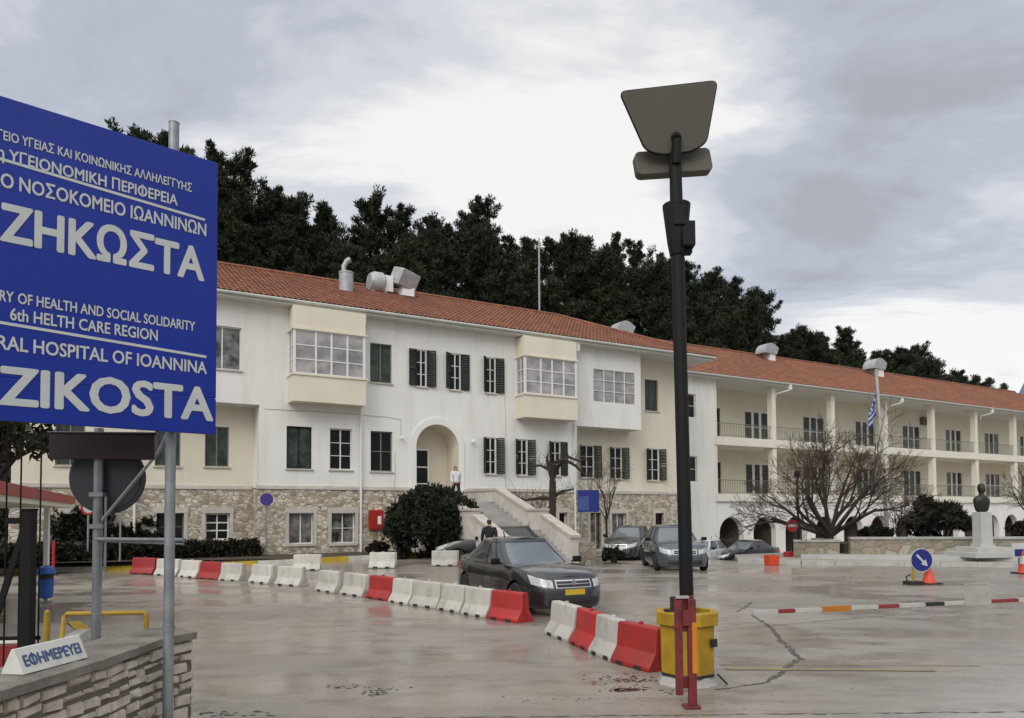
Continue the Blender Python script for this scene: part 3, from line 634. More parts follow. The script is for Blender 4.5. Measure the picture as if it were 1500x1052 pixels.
    mb = MB(); mb.tube([(-14.3, E0-.04, 11.22), (21.0, E0-.04, 11.22)], .075, 8); mb.box(-14.25, 20.95, E0-.0, E0+.018, 11.1, 11.27)
    mb.tube([(20.98, E0-.04, 11.22), (20.98, 13.6, 11.22)], .075, 8)
    part('gutter', mb, 'gutter', B, smooth=True)
    # down pipes
    for u, d, zb in ((-.40, -.05, .4), (11.25, -.06, .4), (-9.45, RC-.1, .4)):
        mb = MB(); mb.box(u-.09, u+.09, E0+.05, E0+.23, 10.62, 11.08); mb.tube([(u, E0+.15, 10.6), (u, d-.08, 10.2), (u, d-.08, zb)], .055, 8)
        part('down_pipe', mb, 'frame_white', B, smooth=True)
    # roof (a tiled hipped slope)
    zr = 14.62; yr = 6.5; yb = 13.6
    mb = MB(); roof_patch(mb, -14.3, 21.0, -7.2, 14.4, E0-.05, zE, yr, zr); roof_patch(mb, -14.3, 21.0, -7.2, 14.4, yb, zE, yr, zr, .12, .24, 8)
    hip_patch(mb, 21.0, 14.4, E0-.05, yb, zE, zr); hip_patch(mb, -14.3, -7.2, yb, E0-.05, zE, zr)
    rf = part('roof', mb, 'tiles', B)
    mb = MB()
    for p, q in (((-7.2, yr, zr+.05), (14.4, yr, zr+.05)), ((14.4, yr, zr+.05), (21.0, E0-.05, zE+.06)), ((-7.2, yr, zr+.05), (-14.3, E0-.05, zE+.06))): mb.tube([p, q], .11, 8)
    part('ridge_tiles', mb, 'tiles', rf, smooth=True)
    mb = MB(); mb.quad((-14.2, E0, 11.2), (20.9, E0, 11.2), (20.9, yb-.1, 11.2), (-14.2, yb-.1, 11.2)); part('roof_deck', mb, 'soffit', B)
    # loose cables on the plaster
    for pts in ([(1.25, -.012, 5.0), (1.27, -.012, 3.9), (1.22, -.012, 3.36)], [(-4.6, -.012, 6.6), (-2.2, -.012, 6.62), (.9, -.012, 6.58), (1.55, -.012, 6.5), (1.55, -.012, 5.75)], [(7.1, -.012, 8.0), (7.15, -.012, 6.4), (7.12, -.012, 3.4)], [(12.0, 1.088, 6.7), (12.02, 1.088, 3.4)]):
        mb = MB(); mb.tube(pts, .014, 5); part('cable', mb, 'gutter', B)
    # wall lamps by the arch
    for u in (1.55, 5.25):
        mb = MB(); mb.lathe([(.02, -.10), (.075, -.06), (.09, 0), (.075, .06), (.02, .10)], 12, (u, -.16, 5.62)); mb.box(u-.03, u+.03, -.14, 0, 5.6, 5.64); part('wall_lamp', mb, 'vent_white', B, smooth=True)
    return B
main_building()
def on_facade(name, u, dep, z, label, cat, group=None): return empty(name, W(u, dep, z), TH, label, cat, group)

# fire hose cabinet on the stone basement
def fire_cabinet():
    o = on_facade('fire_hose_cabinet', .3, -.05, 1.38, 'red fire hose cabinet with white label on the stone basement wall', 'fire cabinet')
    mb = MB(); mb.box(-.33, .33, -.2, -.0, 0, .9); part('body', mb, 'red_paint', o, bevel=.015)
    mb = MB(); mb.box(-.28, .28, -.215, -.2, .05, .85); part('door', mb, 'red_paint', o, bevel=.005)
    mb = MB(); mb.box(.04, .2, -.22, -.215, .25, .62); part('label_plate', mb, 'vent_white', o)
fire_cabinet()

# roof vents
def solve_roof(u, dep): return 11.28 + (14.62-11.28)*(dep+.67)/7.17
def chimney():
    d = 3.9; z = solve_roof(0, d); o = on_facade('roof_chimney', .12, d, z-.1, 'small grey chimney with a bent cowl on the red roof', 'chimney')
    mb = MB(); mb.lathe([(.36, 0), (.36, .95), (.38, .97), (.38, 1.05)], 12); part('stack', mb, 'vent_metal', o, smooth=True)
    mb = MB(); mb.tube([(-.12, 0, 1.05), (-.12, 0, 1.35), (.02, 0, 1.62), (.18, 0, 1.72)], [.12, .12, .13, .15], 10); part('cowl', mb, 'vent_metal', o, smooth=True)
def round_vent():
    d = 5.4; z = solve_roof(0, d); o = on_facade('roof_fan', 2.25, d, z-.4, 'rounded grey metal fan housing next to the boxy vent on the roof', 'roof vent'); o.scale = (.86,)*3
    mb = MB(); mb.lathe([(.12, -.55), (.55, -.5), (.72, -.2), (.72, .3), (.6, .42)], 18, (0, 0, .95), axis='X'); part('housing', mb, 'vent_metal', o, smooth=True)
    mb = MB(); mb.box(.3, .95, -.4, .4, .45, 1.45); part('outlet', mb, 'vent_white', o)
    mb = MB(); mb.box(-.4, .6, -.35, .35, 0, .5); part('base', mb, 'vent_metal', o)
def box_vent():
    d = 5.2; z = solve_roof(0, d); o = on_facade('roof_vent', 3.65, d, z-.4, 'large tilted boxy grey metal hood above the bay windows on the roof', 'roof vent'); o.scale = (.86,)*3
    mb = MB(); mb.cbox((0.1, -.1, 1.5), (1.35, 1.3, 1.05), .25, ry=.22, rx=.35); part('hood', mb, 'vent_metal', o, bevel=.05)
    mb = MB(); mb.box(-.2, .6, -.5, .5, .35, .95); part('outlet', mb, 'vent_white', o); mb = MB(); mb.box(-.25, .65, -.4, .6, 0, .36); part('base', mb, 'vent_metal', o)
chimney(); round_vent(); box_vent()
def curved_vent(u, d, zb, sc_, label):
    o = on_facade('roof_vent', u, d, zb, label, 'roof vent', 'curved metal vents along the roof'); o.scale = (sc_,)*3
    mb = MB(); n = 12; poly = [(-.95, .45)]
    for k in range(n+1):
        a = math.pi - math.pi*.62*k/n; poly.append((-.1+.85*math.cos(a), .45+.85*math.sin(a)))
    poly += [(.72, .95), (.45, .42)]
    mb.prism(poly, -.5, .5); part('hood', mb, 'vent_metal', o, smooth=True)
    mb = MB(); mb.box(-.25, .4, -.4, .4, -.3, .46); part('outlet', mb, 'vent_white', o)
curved_vent(22.2, 9.5, 14.55, 1.0, 'curved metal roof vent above the corner where the two blocks meet')
curved_vent(37.1, 9.5, 14.6, 1.0, 'curved metal roof vent between the meeting corner and the flagpole')
curved_vent(50.9, 9.3, 14.5, 1.15, 'curved metal roof vent behind the top of the flagpole')

# ------------------------------------------------------------------ wing with loggias
def wing():
    B = empty('hospital_wing', BO, TH, 'long hospital wing with two storeys of loggias over an arcade and red roof', 'building')
    F, BK = 3.5, 6.2; U0, U1 = 25.0, 84.0; sp = 6.36; zg = -1.7
    cols = [24.42+.1] + [30.7+sp*k for k in range(9)]
    # end block
    mb = MB(); hs = [(22.7, 23.35, 8.3, 9.85), (22.72, 23.4, 4.1, 5.78)]
    wall_grid(mb, 19.6, 25.0, zg, 11.1, F, hs, .2); mb.quad((25.0, F, zg), (25.0, BK, zg), (25.0, BK, 11.1), (25.0, F, 11.1)); part('wall', mb, 'white_plaster', B)
    for h in hs: window(B, h[0], h[1], h[2], h[3], F+.15, 1, 2, .05, 'glass')
    # arcade wall with arches
    mb = MB(); pitch = sp/2; ar = 1.13; zs = .68; cs = [26.42+pitch*k for k in range(18)]
    N = 16; z1 = 2.85; x = U0
    for c in cs:
        mb.quad((x, F, zg), (c-ar, F, zg), (c-ar, F, z1), (x, F, z1)); x = c+ar
        for k in range(N):
            a0, a1 = math.pi*k/N, math.pi*(k+1)/N; xa, xb = c+ar*math.cos(a0), c+ar*math.cos(a1); za, zb = zs+ar*math.sin(a0), zs+ar*math.sin(a1)
            mb.quad((xb, F, zb), (xa, F, za), (xa, F, z1), (xb, F, z1)); mb.quad((xb, F, zb), (xb, F+.45, zb), (xa, F+.45, za), (xa, F, za))
        mb.quad((c-ar, F, zg), (c-ar, F+.45, zg), (c-ar, F+.45, zs), (c-ar, F, zs)); mb.quad((c+ar, F, zg), (c+ar, F, zs), (c+ar, F+.45, zs), (c+ar, F+.45, zg))
    mb.quad((x, F, zg), (U1, F, zg), (U1, F, z1), (x, F, z1))
    part('arcade_wall', mb, 'white_plaster', B)
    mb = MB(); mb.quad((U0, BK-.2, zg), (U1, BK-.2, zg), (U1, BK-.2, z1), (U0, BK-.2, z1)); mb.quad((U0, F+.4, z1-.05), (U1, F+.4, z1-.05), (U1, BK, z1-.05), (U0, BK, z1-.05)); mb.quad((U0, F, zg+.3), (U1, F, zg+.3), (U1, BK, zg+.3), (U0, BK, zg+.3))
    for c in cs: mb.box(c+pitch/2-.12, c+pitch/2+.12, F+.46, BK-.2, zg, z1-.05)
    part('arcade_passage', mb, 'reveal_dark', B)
    for i, c in enumerate(cs[:12]):
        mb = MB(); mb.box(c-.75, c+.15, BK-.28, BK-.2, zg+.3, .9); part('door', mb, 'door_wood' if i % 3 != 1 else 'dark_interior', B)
    # back walls of the loggias with their triple windows and doors
    ups = [(-.2, 1.75)]; mb = MB(); holes = []; spec = []
    for k in range(8):
        a = cols[k] if k else 24.5
        cu = 32.0+sp*k; wdt = 1.25
        for z0, z1_ in ((7.25, 9.6), (3.45, 5.72)):
            holes.append((cu-wdt, cu+wdt, z0, z1_)); spec.append((k, z0))
            if k in (0,): holes.append((27.5, 28.25, z0, z1_)); spec.append((-1, z0))
    wall_grid(mb, U0, U1, 3.35, 11.0, BK, holes, .15); part('loggia_wall', mb, 'beige_plaster', B)
    for h, (k, z0) in zip(holes, spec):
        if k < 0: window(B, h[0], h[1], h[2], h[3], BK+.1, 1, 2, .06, 'glass', frame='reveal_dark', name='door'); continue
        w = window(B, h[0], h[1], h[2], h[3], BK+.1, 3, 2 if (k+int(z0)) % 3 else 1, .07, 'glass' if (k*7+int(z0)) % 9 else 'glass_curtain', .05, mid=.16 if k % 2 else .24)
    # slabs
    for z0, z1_, ov in ((2.85, 3.35, .16), (6.62, 7.18, .1)):
        mb = MB(); mb.box(U0-.02, U1, F-ov, BK-.003, z0, z1_); part('balcony_slab', mb, 'yellow_plaster', B)
    # columns
    for c in cols[1:]:
        for z0, z1_ in ((3.35, 6.62), (7.18, 11.0)):
            mb = MB(); mb.box(c-.19, c+.19, F-.02, F+.42, z0, z1_); mb.box(c-.19, c+.19, F+.42, F+.75, z0+ (z1_-z0)*.93, z1_); part('column', mb, 'yellow_plaster', B)
    for z0, z1_ in ((3.35, 6.62), (7.18, 11.0)):
        mb = MB(); mb.box(25.002, 25.2, F-.015, F+.4, z0, z1_); part('column', mb, 'yellow_plaster', B)
    # railings
    ends = [25.2] + cols[1:] + [U1]
    for i in range(len(ends)-1):
        a, b = ends[i]+(.2 if i else 0), ends[i+1]-.2
        for z0 in (3.35, 7.18):
            mb = MB(); mb.box(a, b, F+.08, F+.12, z0+.92, z0+.96); mb.box(a, b, F+.09, F+.11, z0+.1, z0+.13)
            n = int((b-a)/.16)
            for k in range(1, n): q = a+(b-a)*k/n; mb.box(q-.009, q+.009, F+.09, F+.11, z0+.0, z0+.92)
            part('railing', mb, 'rail', B)
    # low walls between the parapet and column feet seen in a few bays
    # air conditioner on the loggia wall
    mb = MB(); mb.box(52.3, 53.2, BK-.35, BK-.02, 9.75, 10.4); mb.lathe([(.24, 0), (.24, .02)], 16, (52.7, BK-.37, 10.07), axis='Y'); part('air_conditioner', mb, 'reveal_dark', B)
    # eave, gutter, outlets
    mb = MB(); mb.box(19.0, U1+.6, F-.55, BK+.5, 10.98, 11.1); part('soffit', mb, 'soffit', B)
    mb = MB(); mb.tube([(19.0, F-.62, 11.13), (U1+.6, F-.62, 11.13)], .075, 8); mb.box(19.0, U1+.6, F-.56, F-.545, 11.0, 11.18); part('gutter', mb, 'gutter', B, smooth=True)
    for u in (31.7, 44.6, 57.6, 70.3):
        mb = MB(); mb.box(u-.12, u+.12, F-.68, F-.5, 10.72, 11.08); mb.tube([(u, F-.6, 10.7), (u-.8, F-.05, 10.45), (u-.85, F-.05, 10.2)], .05, 6); part('down_pipe', mb, 'frame_white', B)
    mb = MB(); roof_patch(mb, 18.6, U1+.7, 18.6, U1-7, F-.66, 11.17, 10.5, 15.15, .06, .24, 20); mb.quad((18.6, 10.5, 15.15), (U1-7, 10.5, 15.15), (U1+.7, 17.6, 11.17), (18.6, 17.6, 11.17)); 
    mb.add([(U1+.7, F-.66, 11.17), (U1+.7, 17.6, 11.17), (U1-7, 10.5, 15.15)], [(0, 1, 2)])
    rf = part('roof', mb, 'tiles', B)
    mb = MB(); mb.tube([(18.6, 10.5, 15.2), (U1-7, 10.5, 15.2)], .11, 8); part('ridge_tiles', mb, 'tiles', rf, smooth=True)
    mb = MB(); mb.quad((U1, BK-3, zg), (U1, 17, zg), (U1, 17, 11), (U1, BK-3, 11)); mb.quad((19.6, 17, zg), (19.6, 17, 11), (U1, 17, 11), (U1, 17, zg)); part('wall', mb, 'white_plaster', B)
wing()

# ------------------------------------------------------------------ entrance stairs
def stairs():
    S = empty('entrance_staircase', W(3.4, 0, 0), TH, 'stone staircase with sloping parapets leading up to the arched entrance', 'staircase')
    u0, u1 = -1.35, 1.35          # local u around the arch axis
    mb = MB(); mb.box(u0, u1, -3.3, -.06, 0, 2.62)
    y = -3.3; z = 2.62; n1 = 7
    for k in range(n1): z -= .15; mb.box(u0, u1, y-.40, y, 0, z); y -= .40
    ym = y; mb.box(u0, u1, y-1.1, y, 0, z-.15); z -= .15; y -= 1.1
    n2 = 9
    for k in range(n2): z -= .15; mb.box(u0, u1, y-.29, y, -.1, max(.02, z)); y -= .29
    part('steps', mb, 'step_stone', S)
    for s, nm in ((-1, 'parapet'), (1, 'parapet')):
        x0, x1 = (u0-.35, u0) if s < 0 else (u1, u1+.35)
        mb = MB()
        def prism_yz(poly, a, b):
            nn = len(poly); vs = [(a, p, q) for p, q in poly]+[(b, p, q) for p, q in poly]
            mb.add(vs, [tuple(range(nn)), tuple(reversed(range(nn, 2*nn)))]+[(i, i+nn, (i+1) % nn+nn, (i+1) % nn) for i in range(nn)])
        prism_yz([(-.07, 0), (-.07, 3.12), (-3.35, 3.12), (-6.1, 2.18), (-7.15, 2.18), (-7.15, 1.95), (-9.3, 1.14), (-9.3, -.2)], x0, x1)
        p = part(nm, mb, 'trim', S)
        mb = MB(); 
        prism_yz([(-.07, 3.122), (-.07, 3.22), (-3.4, 3.22), (-6.15, 2.28), (-7.2, 2.28), (-7.2, 2.182), (-6.1, 2.182), (-3.35, 3.122)], x0-.05, x1+.05)
        prism_yz([(-7.202, 1.955), (-7.202, 2.06), (-9.38, 1.24), (-9.38, 1.14), (-9.3, 1.142)], x0-.05, x1+.05)
        part('coping', mb, 'pink_marble', p)
    mb = MB(); mb.box(u1+.35, u1+2.4, -7.6, -.08, 0, .9); part('side_plinth', mb, 'low_stone', S)
stairs()

# ------------------------------------------------------------------ beds and kerbs
def bed(name, pts, z, material, skirt=.5):
    mb = MB(); n = len(pts); top = [(x, y, z) for x, y in pts]; bot = [(x, y, z-skirt) for x, y in pts]
    mb.add(top+bot, [tuple(range(n))]+[(i+n, (i+1) % n+n, (i+1) % n, i) for i in range(n)]); return mb.build(name, material, kind='structure')
kl = [(-34, 22.5), (-22, 25.0), (-16.0, 26.0), (-13.4, 26.2), (-10.5, 27.1), (-8.0, 27.9), (-6.6, 28.7), (-5.6, 29.2), (-4.7, 29.8), (-3.6, 30.6)]
bk = [tuple(W(u, -.1).xy) for u in (-.0, -4.9)] + [tuple(W(-4.9, 1.1).xy), tuple(W(-13.7, 1.1).xy), tuple(W(-40, 1.1).xy)]
bed('planting_bed', kl + [tuple(W(1.6, -3).xy), tuple(W(1.6, -.1).xy)] + bk, .40, 'soil')
def kerb(pts, label, cat='kerb', w=.28, h=.17, cols=('kerb_yellow', 'kerb_white'), seg=1.6, name='painted_kerb'):
    P = [Vector(p) for p in pts]; L = [0]
    for a, b in zip(P, P[1:]): L.append(L[-1]+(b-a).length)
    def at(s):
        s = min(max(s, 0), L[-1])
        for i in range(len(P)-1):
            if s <= L[i+1]+1e-9: return P[i].lerp(P[i+1], (s-L[i])/max(1e-9, L[i+1]-L[i]))
    n = max(1, int(L[-1]/seg)); mb = MB()
    for k in range(n):
        a, b = L[-1]*k/n, L[-1]*(k+1)/n-.012; p, q = at(a), at(b); t = (q-p).normalized(); nn = Vector((-t.y, t.x))*w/2
        za, zb = gz(*p), gz(*q)
        vs = [(*(p+nn), za-.1), (*(p-nn), za-.1), (*(q-nn), zb-.1), (*(q+nn), zb-.1), (*(p+nn), za+h), (*(p-nn*.85), za+h), (*(q-nn*.85), zb+h), (*(q+nn), zb+h)]
        mb.add(vs, [(0,3,2,1),(4,5,6,7),(0,1,5,4),(1,2,6,5),(2,3,7,6),(3,0,4,7)], k % 2)
    o = mb.build(name, list(cols)); 
    return setp(o, label, cat)
kerb(kl, 'long kerb painted yellow and white in front of the stone basement bed')
# plaza island at the right: kerb, paving, low wall
isl = [(9.2, 30.2), (11.6, 29.0), (14.04, 28.3), (18.2, 26.9), (32, 22.5), (46, 19), (46, 34), (26, 36.5), (14.0, 36.0), (10.2, 34)]
def plaza():
    mb = MB(); n = len(isl); top = [(x, y, .14) for x, y in isl]; bot = [(x, y, -1.6) for x, y in isl]
    mb.add(top+bot, [tuple(range(n))]+[(i+n, (i+1) % n+n, (i+1) % n, i) for i in range(n)]); mb.build('pavement', 'paving', kind='structure')
    kerb([isl[0], isl[1], isl[2], isl[3], isl[4], isl[5]], 'pale stone kerb edging the monument pavement', w=.3, h=.17, cols=('concrete', 'concrete'), seg=1.2, name='stone_kerb')
    up2 = [(11.9, 30.6), (14.4, 29.6), (18.9, 28.2), (32.5, 23.8), (45, 21), (45, 33), (26, 35.5), (14, 35)]
    mb = MB(); n = len(up2); mb.add([(x, y, .30) for x, y in up2]+[(x, y, 0) for x, y in up2], [tuple(range(n))]+[(i+n, (i+1) % n+n, (i+1) % n, i) for i in range(n)]); mb.build('pavement', 'marble', kind='structure')
plaza()
def wall_run(name, pts, t, z0, z1, material, capm, label, cat='wall', capw=.06, caph=.09):
    o = empty(name, (*pts[0], 0), 0, label, cat); P = [Vector(p)-Vector(pts[0]) for p in pts]
    N = []
    for i in range(len(P)):
        d = (P[min(i+1, len(P)-1)]-P[max(i-1, 0)]).normalized(); N.append(Vector((-d.y, d.x)))
    def strip(w, a, b):
        mb = MB(); vs = []
        for p, n in zip(P, N):
            for sgn, zz_ in ((1, a), (-1, a), (-1, b), (1, b)): q = p+n*w/2*sgn; vs.append((q.x, q.y, zz_))
        fs = [(4*i+k, 4*i+(k+1) % 4, 4*i+4+(k+1) % 4, 4*i+4+k) for i in range(len(P)-1) for k in range(4)] + [(3, 2, 1, 0), tuple(4*(len(P)-1)+k for k in range(4))]
        mb.add(vs, fs); return mb
    part('body', strip(t, z0, z1), material, o); part('coping', strip(t+capw*2, z1+.002, z1+caph), capm, o); return o
wall_run('low_stone_wall', [(14.1, 31.0), (15.6, 30.7), (21.0, 30.0), (33, 27.2), (44, 25)], .4, .1, .92, 'low_stone', 'concrete', 'low stone wall with concrete coping behind the bust monument')
wall_run('low_stone_wall', [(12.0, 31.6), (13.6, 31.2), (13.75, 33.5)], .35, .1, .80, 'low_stone', 'concrete', 'short low stone wall under the spreading bare tree')
bed('planting_bed', [(14.0, 31.2), (21.0, 30.2), (33, 27.4), (44, 25.2), (44, 33.0), (26, 34), (13.9, 33.8)], .72, 'soil')

# ------------------------------------------------------------------ near stone wall (left foreground)
def near_wall():
    front = [(-3.32, 3.6), (-3.2, 4.3), (-3.13, 4.9), (-3.08, 5.5), (-3.08, 6.0), (-3.08, 6.5), (-2.95, 6.85)]
    top = .96; o = empty('stone_wall', (-3.1, 5.5, 0), 0, 'weathered rubble stone wall with mossy concrete cap in the left foreground', 'wall')
    O_ = Vector((-3.1, 5.5))
    P = []
    # resample the front curve
    F_ = [Vector(p) for p in front]; 
    for i in range(len(F_)-1):
        n = 8
        for k in range(n): P.append(F_[i].lerp(F_[i+1], k/n)-O_)
    P.append(F_[-1]-O_)
    def nrm(i):
        d = (P[min(i+1, len(P)-1)]-P[max(i-1, 0)]).normalized(); return Vector((d.y, -d.x))     # towards +x, the visible side
    # cap
    mb = MB(); vs = []
    for i, p in enumerate(P):
        n = nrm(i); jo = rng.uniform(-.006, .012)
        for w, z in ((.04+jo, top-.075), (.045+jo, top-.01), (.02, top+.002+rng.uniform(-.003, .006)), (-.25, top+.012), (-.48, top+.0), (-.50, top-.075)): q = p+n*w; vs.append((q.x, q.y, z))
    fs = [(6*i+k, 6*i+6+k, 6*i+7+k, 6*i+1+k) for i in range(len(P)-1) for k in range(5)] + [tuple(range(6)), tuple(6*(len(P)-1)+k for k in reversed(range(6)))]
    mb.add(vs, fs); part('coping', mb, 'concrete_cap', o, smooth=True)
    # core and stones
    mb = MB(); vs = []
    for i, p in enumerate(P):
        n = nrm(i)
        for w, z in ((-.015, -.1), (-.015, top-.07), (-.45, top-.07), (-.45, -.1)): q = p+n*w; vs.append((q.x, q.y, z))
    fs = [(4*i+k, 4*i+4+k, 4*i+5+k, 4*i+1+k) for i in range(len(P)-1) for k in range(3)] + [(0, 1, 2, 3), tuple(4*(len(P)-1)+k for k in (3, 2, 1, 0))]
    mb.add(vs, fs); part('mortar_core', mb, 'mortar', o)
    S = [0]
    for a, b in zip(P, P[1:]): S.append(S[-1]+(b-a).length)
    def at(s):
        s = min(max(s, 0), S[-1]-1e-6)
        for i in range(len(P)-1):
            if s < S[i+1]: return P[i].lerp(P[i+1], (s-S[i])/(S[i+1]-S[i])), nrm(i)
    mb = MB(); z = top-.085
    while z > -.05:
        h = rng.uniform(.08, .14); s = rng.uniform(-.1, 0)
        while s < S[-1]:
            w = rng.uniform(.11, .30); a, b = max(0, s+.014), min(S[-1], s+w-.008)
            if b-a > .04:
                (p, n), (q, n2_) = at(a), at(b); pr = rng.uniform(.002, .014); g = .010
                z0, z1 = z-h+rng.uniform(-.005, .035), z-rng.uniform(0, .03)
                tl = (q-p).normalized()*min(g, (b-a)*.2)
                m_ = (p+q)/2; nm = (n+n2_)/2
                def V(pt, w_, zz_): r = pt+nm*w_; return (r.x, r.y, zz_)
                j = lambda: rng.uniform(-.02, .02)
                v = [V(p, -.02, z0), V(q, -.02, z0), V(q, -.02, z1), V(p, -.02, z1), V(p+tl, pr, z0+g+j()), V(q-tl, pr, z0+g+j()), V(q-tl, pr, z1-g+j()), V(p+tl, pr, z1-g+j())]
                mb.add(v, [(4, 5, 6, 7), (0, 1, 5, 4), (1, 2, 6, 5), (2, 3, 7, 6), (3, 0, 4, 7)])
            s += w
        z -= h
    # end face stones
    e_ = P[-1]; d = (P[-1]-P[-2]).normalized(); n = nrm(len(P)-1); z = top-.085
    while z > -.05:
        h = rng.uniform(.08, .14); s = 0
        while s < .44:
            w = rng.uniform(.14, .26); a, b = s+.008, min(.45, s+w-.008)
            p, q = e_-n*a, e_-n*b
            if b-a > .04:
                v = [(*(p), z-h+.01), (*(q), z-h+.01), (*(q), z-.008), (*(p), z-.008)]; pr = rng.uniform(.01, .025)
                v += [(x+d.x*pr+ (0), y+d.y*pr, zz_+(.012 if i < 2 else -.012)) for i, (x, y, zz_) in enumerate(v)]
                mb.add(v, [(4, 7, 6, 5), (0, 4, 5, 1), (1, 5, 6, 2), (2, 6, 7, 3), (3, 7, 4, 0)])
            s += w
        z -= h
    part('stones', mb, 'near_stone', o)
near_wall()

# ------------------------------------------------------------------ big blue sign
def hospital_sign():
    ang = R(41.849); o = empty('hospital_sign', (-2.57, 6.4, 0), ang, 'big blue hospital sign with white Greek and English lettering on grey poles', 'sign')
    x0, x1, z0, z1 = -3.0, 0.0, 2.715, 5.115
    mb = MB(); zs = [z0, 3.035, 3.04, z1]
    mb.box(x0, x1, 0, .035, z0, 3.028); mb.box(x0, x1, 0, .035, 3.034, z1); mb.box(x0+.01, x1-.01, .004, .03, 3.02, 3.04)
    part('panel', mb, 'sign_blue', o, bevel=.004)
    mb = MB()
    for z in (2.85, 3.6, 4.4, 5.0): mb.box(x0+.05, x1-.05, .036, .085, z-.03, z+.03)
    part('backing_frame', mb, 'galv', o)
    def line(vis, pre, xr, xl, z, h, off=.012, suf_w=None):
        a, w, sx = text_mb(vis, h, xr-xl, off); mb = MB(); mb.add([(v[0]+xl, -.004+v[1], v[2]+z) for v in a.v], a.f)
        if pre:
            b, w2, _ = text_mb(pre, h, None, off); sc2 = sx/(h/.728)
            gap = .35*h
            mb.add([(v[0]*sc2+xl-gap-w2*sc2, -.004+v[1], v[2]+z) for v in b.v], b.f)
        part('lettering', mb, 'sign_white', o)
    line('ΓΕΙΟ ΥΓΕΙΑΣ ΚΑΙ ΚΟΙΝΩΝΙΚΗΣ ΑΛΛΗΛΕΓΓΥΗΣ', 'ΥΠΟΥΡ', -.224, -1.60, 4.79, .072, .022)
    line('ΥΓΕΙΟΝΟΜΙΚΗ ΠΕΡΙΦΕΡΕΙΑ', '6η', -.339, -1.528, 4.64, .092, .022)
    line('ΝΟΣΟΚΟΜΕΙΟ ΙΩΑΝΝΙΝΩΝ', 'ΓΕΝΙΚΟ', -.100, -1.46, 4.437, .11, .022)
    line('ΖΗΚΩΣΤΑ', 'Γ. ΧΑΤ', -.120, -1.568, 4.045, .285, .034)
    line('OF HEALTH AND SOCIAL SOLIDARITY', 'MINISTRY', -.186, -1.457, 3.592, .082, .022)
    line('6th HELTH CARE REGION', '', -.485, -1.503, 3.462, .092, .022)
    line('HOSPITAL OF IOANNINA', 'GENERAL', -.085, -1.353, 3.236, .106, .022)
    line('ZIKOSTA', 'G. HAT', -.035, -1.556, 2.838, .285, .034)
    for a, b, za, zb in ((-2.9, -.11, 4.70, 4.577), (-2.9, -.088, 3.475, 3.383)):
        t = .011; mb = MB()
        mb.add([(a, -.004, za-t), (b, -.004, zb-t), (b, -.004, zb+t), (a, -.004, za+t)], [(0, 1, 2, 3)]); part('rule_line', mb, 'sign_white', o)
    c, s = math.cos(-ang), math.sin(-ang)
    for (X, Y, top) in ((-2.915, 6.30, 5.42), (-4.55, 4.85, 5.3)):
        lx, ly = X+2.57, Y-6.4; x, y = lx*c-ly*s, lx*s+ly*c
        mb = MB(); mb.tube([(x, max(y, .13), 0), (x, max(y, .13), top)], .043, 14); mb.tube([(x, max(y, .13), top), (x, max(y, .13), top+.004)], .046, 14)
        p = part('pole', mb, 'galv', o, smooth=True)
        mb = MB()
        for z in (1.06, 2.85, 4.4, 5.0): mb.tube([(x, max(y, .13), z-.02), (x, max(y, .13), z+.02)], .05, 12)
        part('clamp', mb, 'galv', p, smooth=True)
hospital_sign()
def back_sign():
    o = empty('traffic_sign', (-3.92, 7.0, 0), R(8), 'grey back of a round traffic sign with dark message box on a steel pole', 'traffic sign')
    mb = MB(); mb.tube([(0, 0, 0), (0, 0, 2.85)], .042, 14); part('pole', mb, 'galv', o, smooth=True)
    mb = MB(); mb.lathe([(.335, 0), (.345, .006), (.345, .02), (.335, .024)], 40, (.06, .05, 2.38), axis='Y'); mb.lathe([(.30, -.006), (.30, 0)], 40, (.06, .05, 2.38), axis='Y'); part('sign_disc', mb, 'sign_back', o)
    mb = MB(); mb.box(-.41, .52, -.07, .03, 2.55, 2.79); mb.box(-.43, .54, -.08, .04, 2.79, 2.81); part('message_box', mb, 'led_box', o, bevel=.006)
    mb = MB(); mb.tube([(.06, -.05, 1.98), (.55, -.05, 2.62), (.62, -.05, 2.78)], .016, 8); mb.tube([(.08, -.03, 1.5), (.08, -.03, 2.2)], .012, 8); mb.box(-.06, .06, -.06, .045, 1.9, 1.94); mb.box(-.06, .06, -.06, .045, 2.2, 2.24)
    part('brace', mb, 'galv', o)
    mb = MB(); mb.tube([(.0, -.03, 1.80), (.95, -.62, 1.80)], .018, 8); mb.tube([(.05, -.03, 1.78), (.95, -.62, 1.765)], .01, 8); part('crossbar', mb, 'galv', o)
back_sign()
def tent_sign():
    o = empty('tent_board', (-3.255, 5.2, .972), R(82), 'white tent-shaped board lettered in blue lying on the stone wall', 'sign')
    w = .60; h = .165; d = .085; mb = MB()
    pts = [(-w/2, -d, 0), (w/2, -d, 0), (w/2, -.01, h), (-w/2, -.01, h), (-w/2, d, 0), (w/2, d, 0), (w/2, .01, h), (-w/2, .01, h)]
    mb.add(pts, [(0, 1, 2, 3), (5, 4, 7, 6), (3, 2, 6, 7), (0, 3, 7, 4), (1, 5, 6, 2), (0, 4, 5, 1)]); part('board', mb, 'board_white', o, bevel=.004)
    a, ww, _ = text_mb('ΕΦΗΜΕΡΕΥΕΙ', .08, w*.86, .03); sl = math.atan2(h, d-.01)
    mb = MB(); mb.add([(v[0]-w*.43, -d-.003+v[1]+(v[2]+.05)*math.cos(sl), .002+(v[2]+.05)*math.sin(sl)) for v in a.v], a.f); part('lettering', mb, 'board_blue', o)
tent_sign()

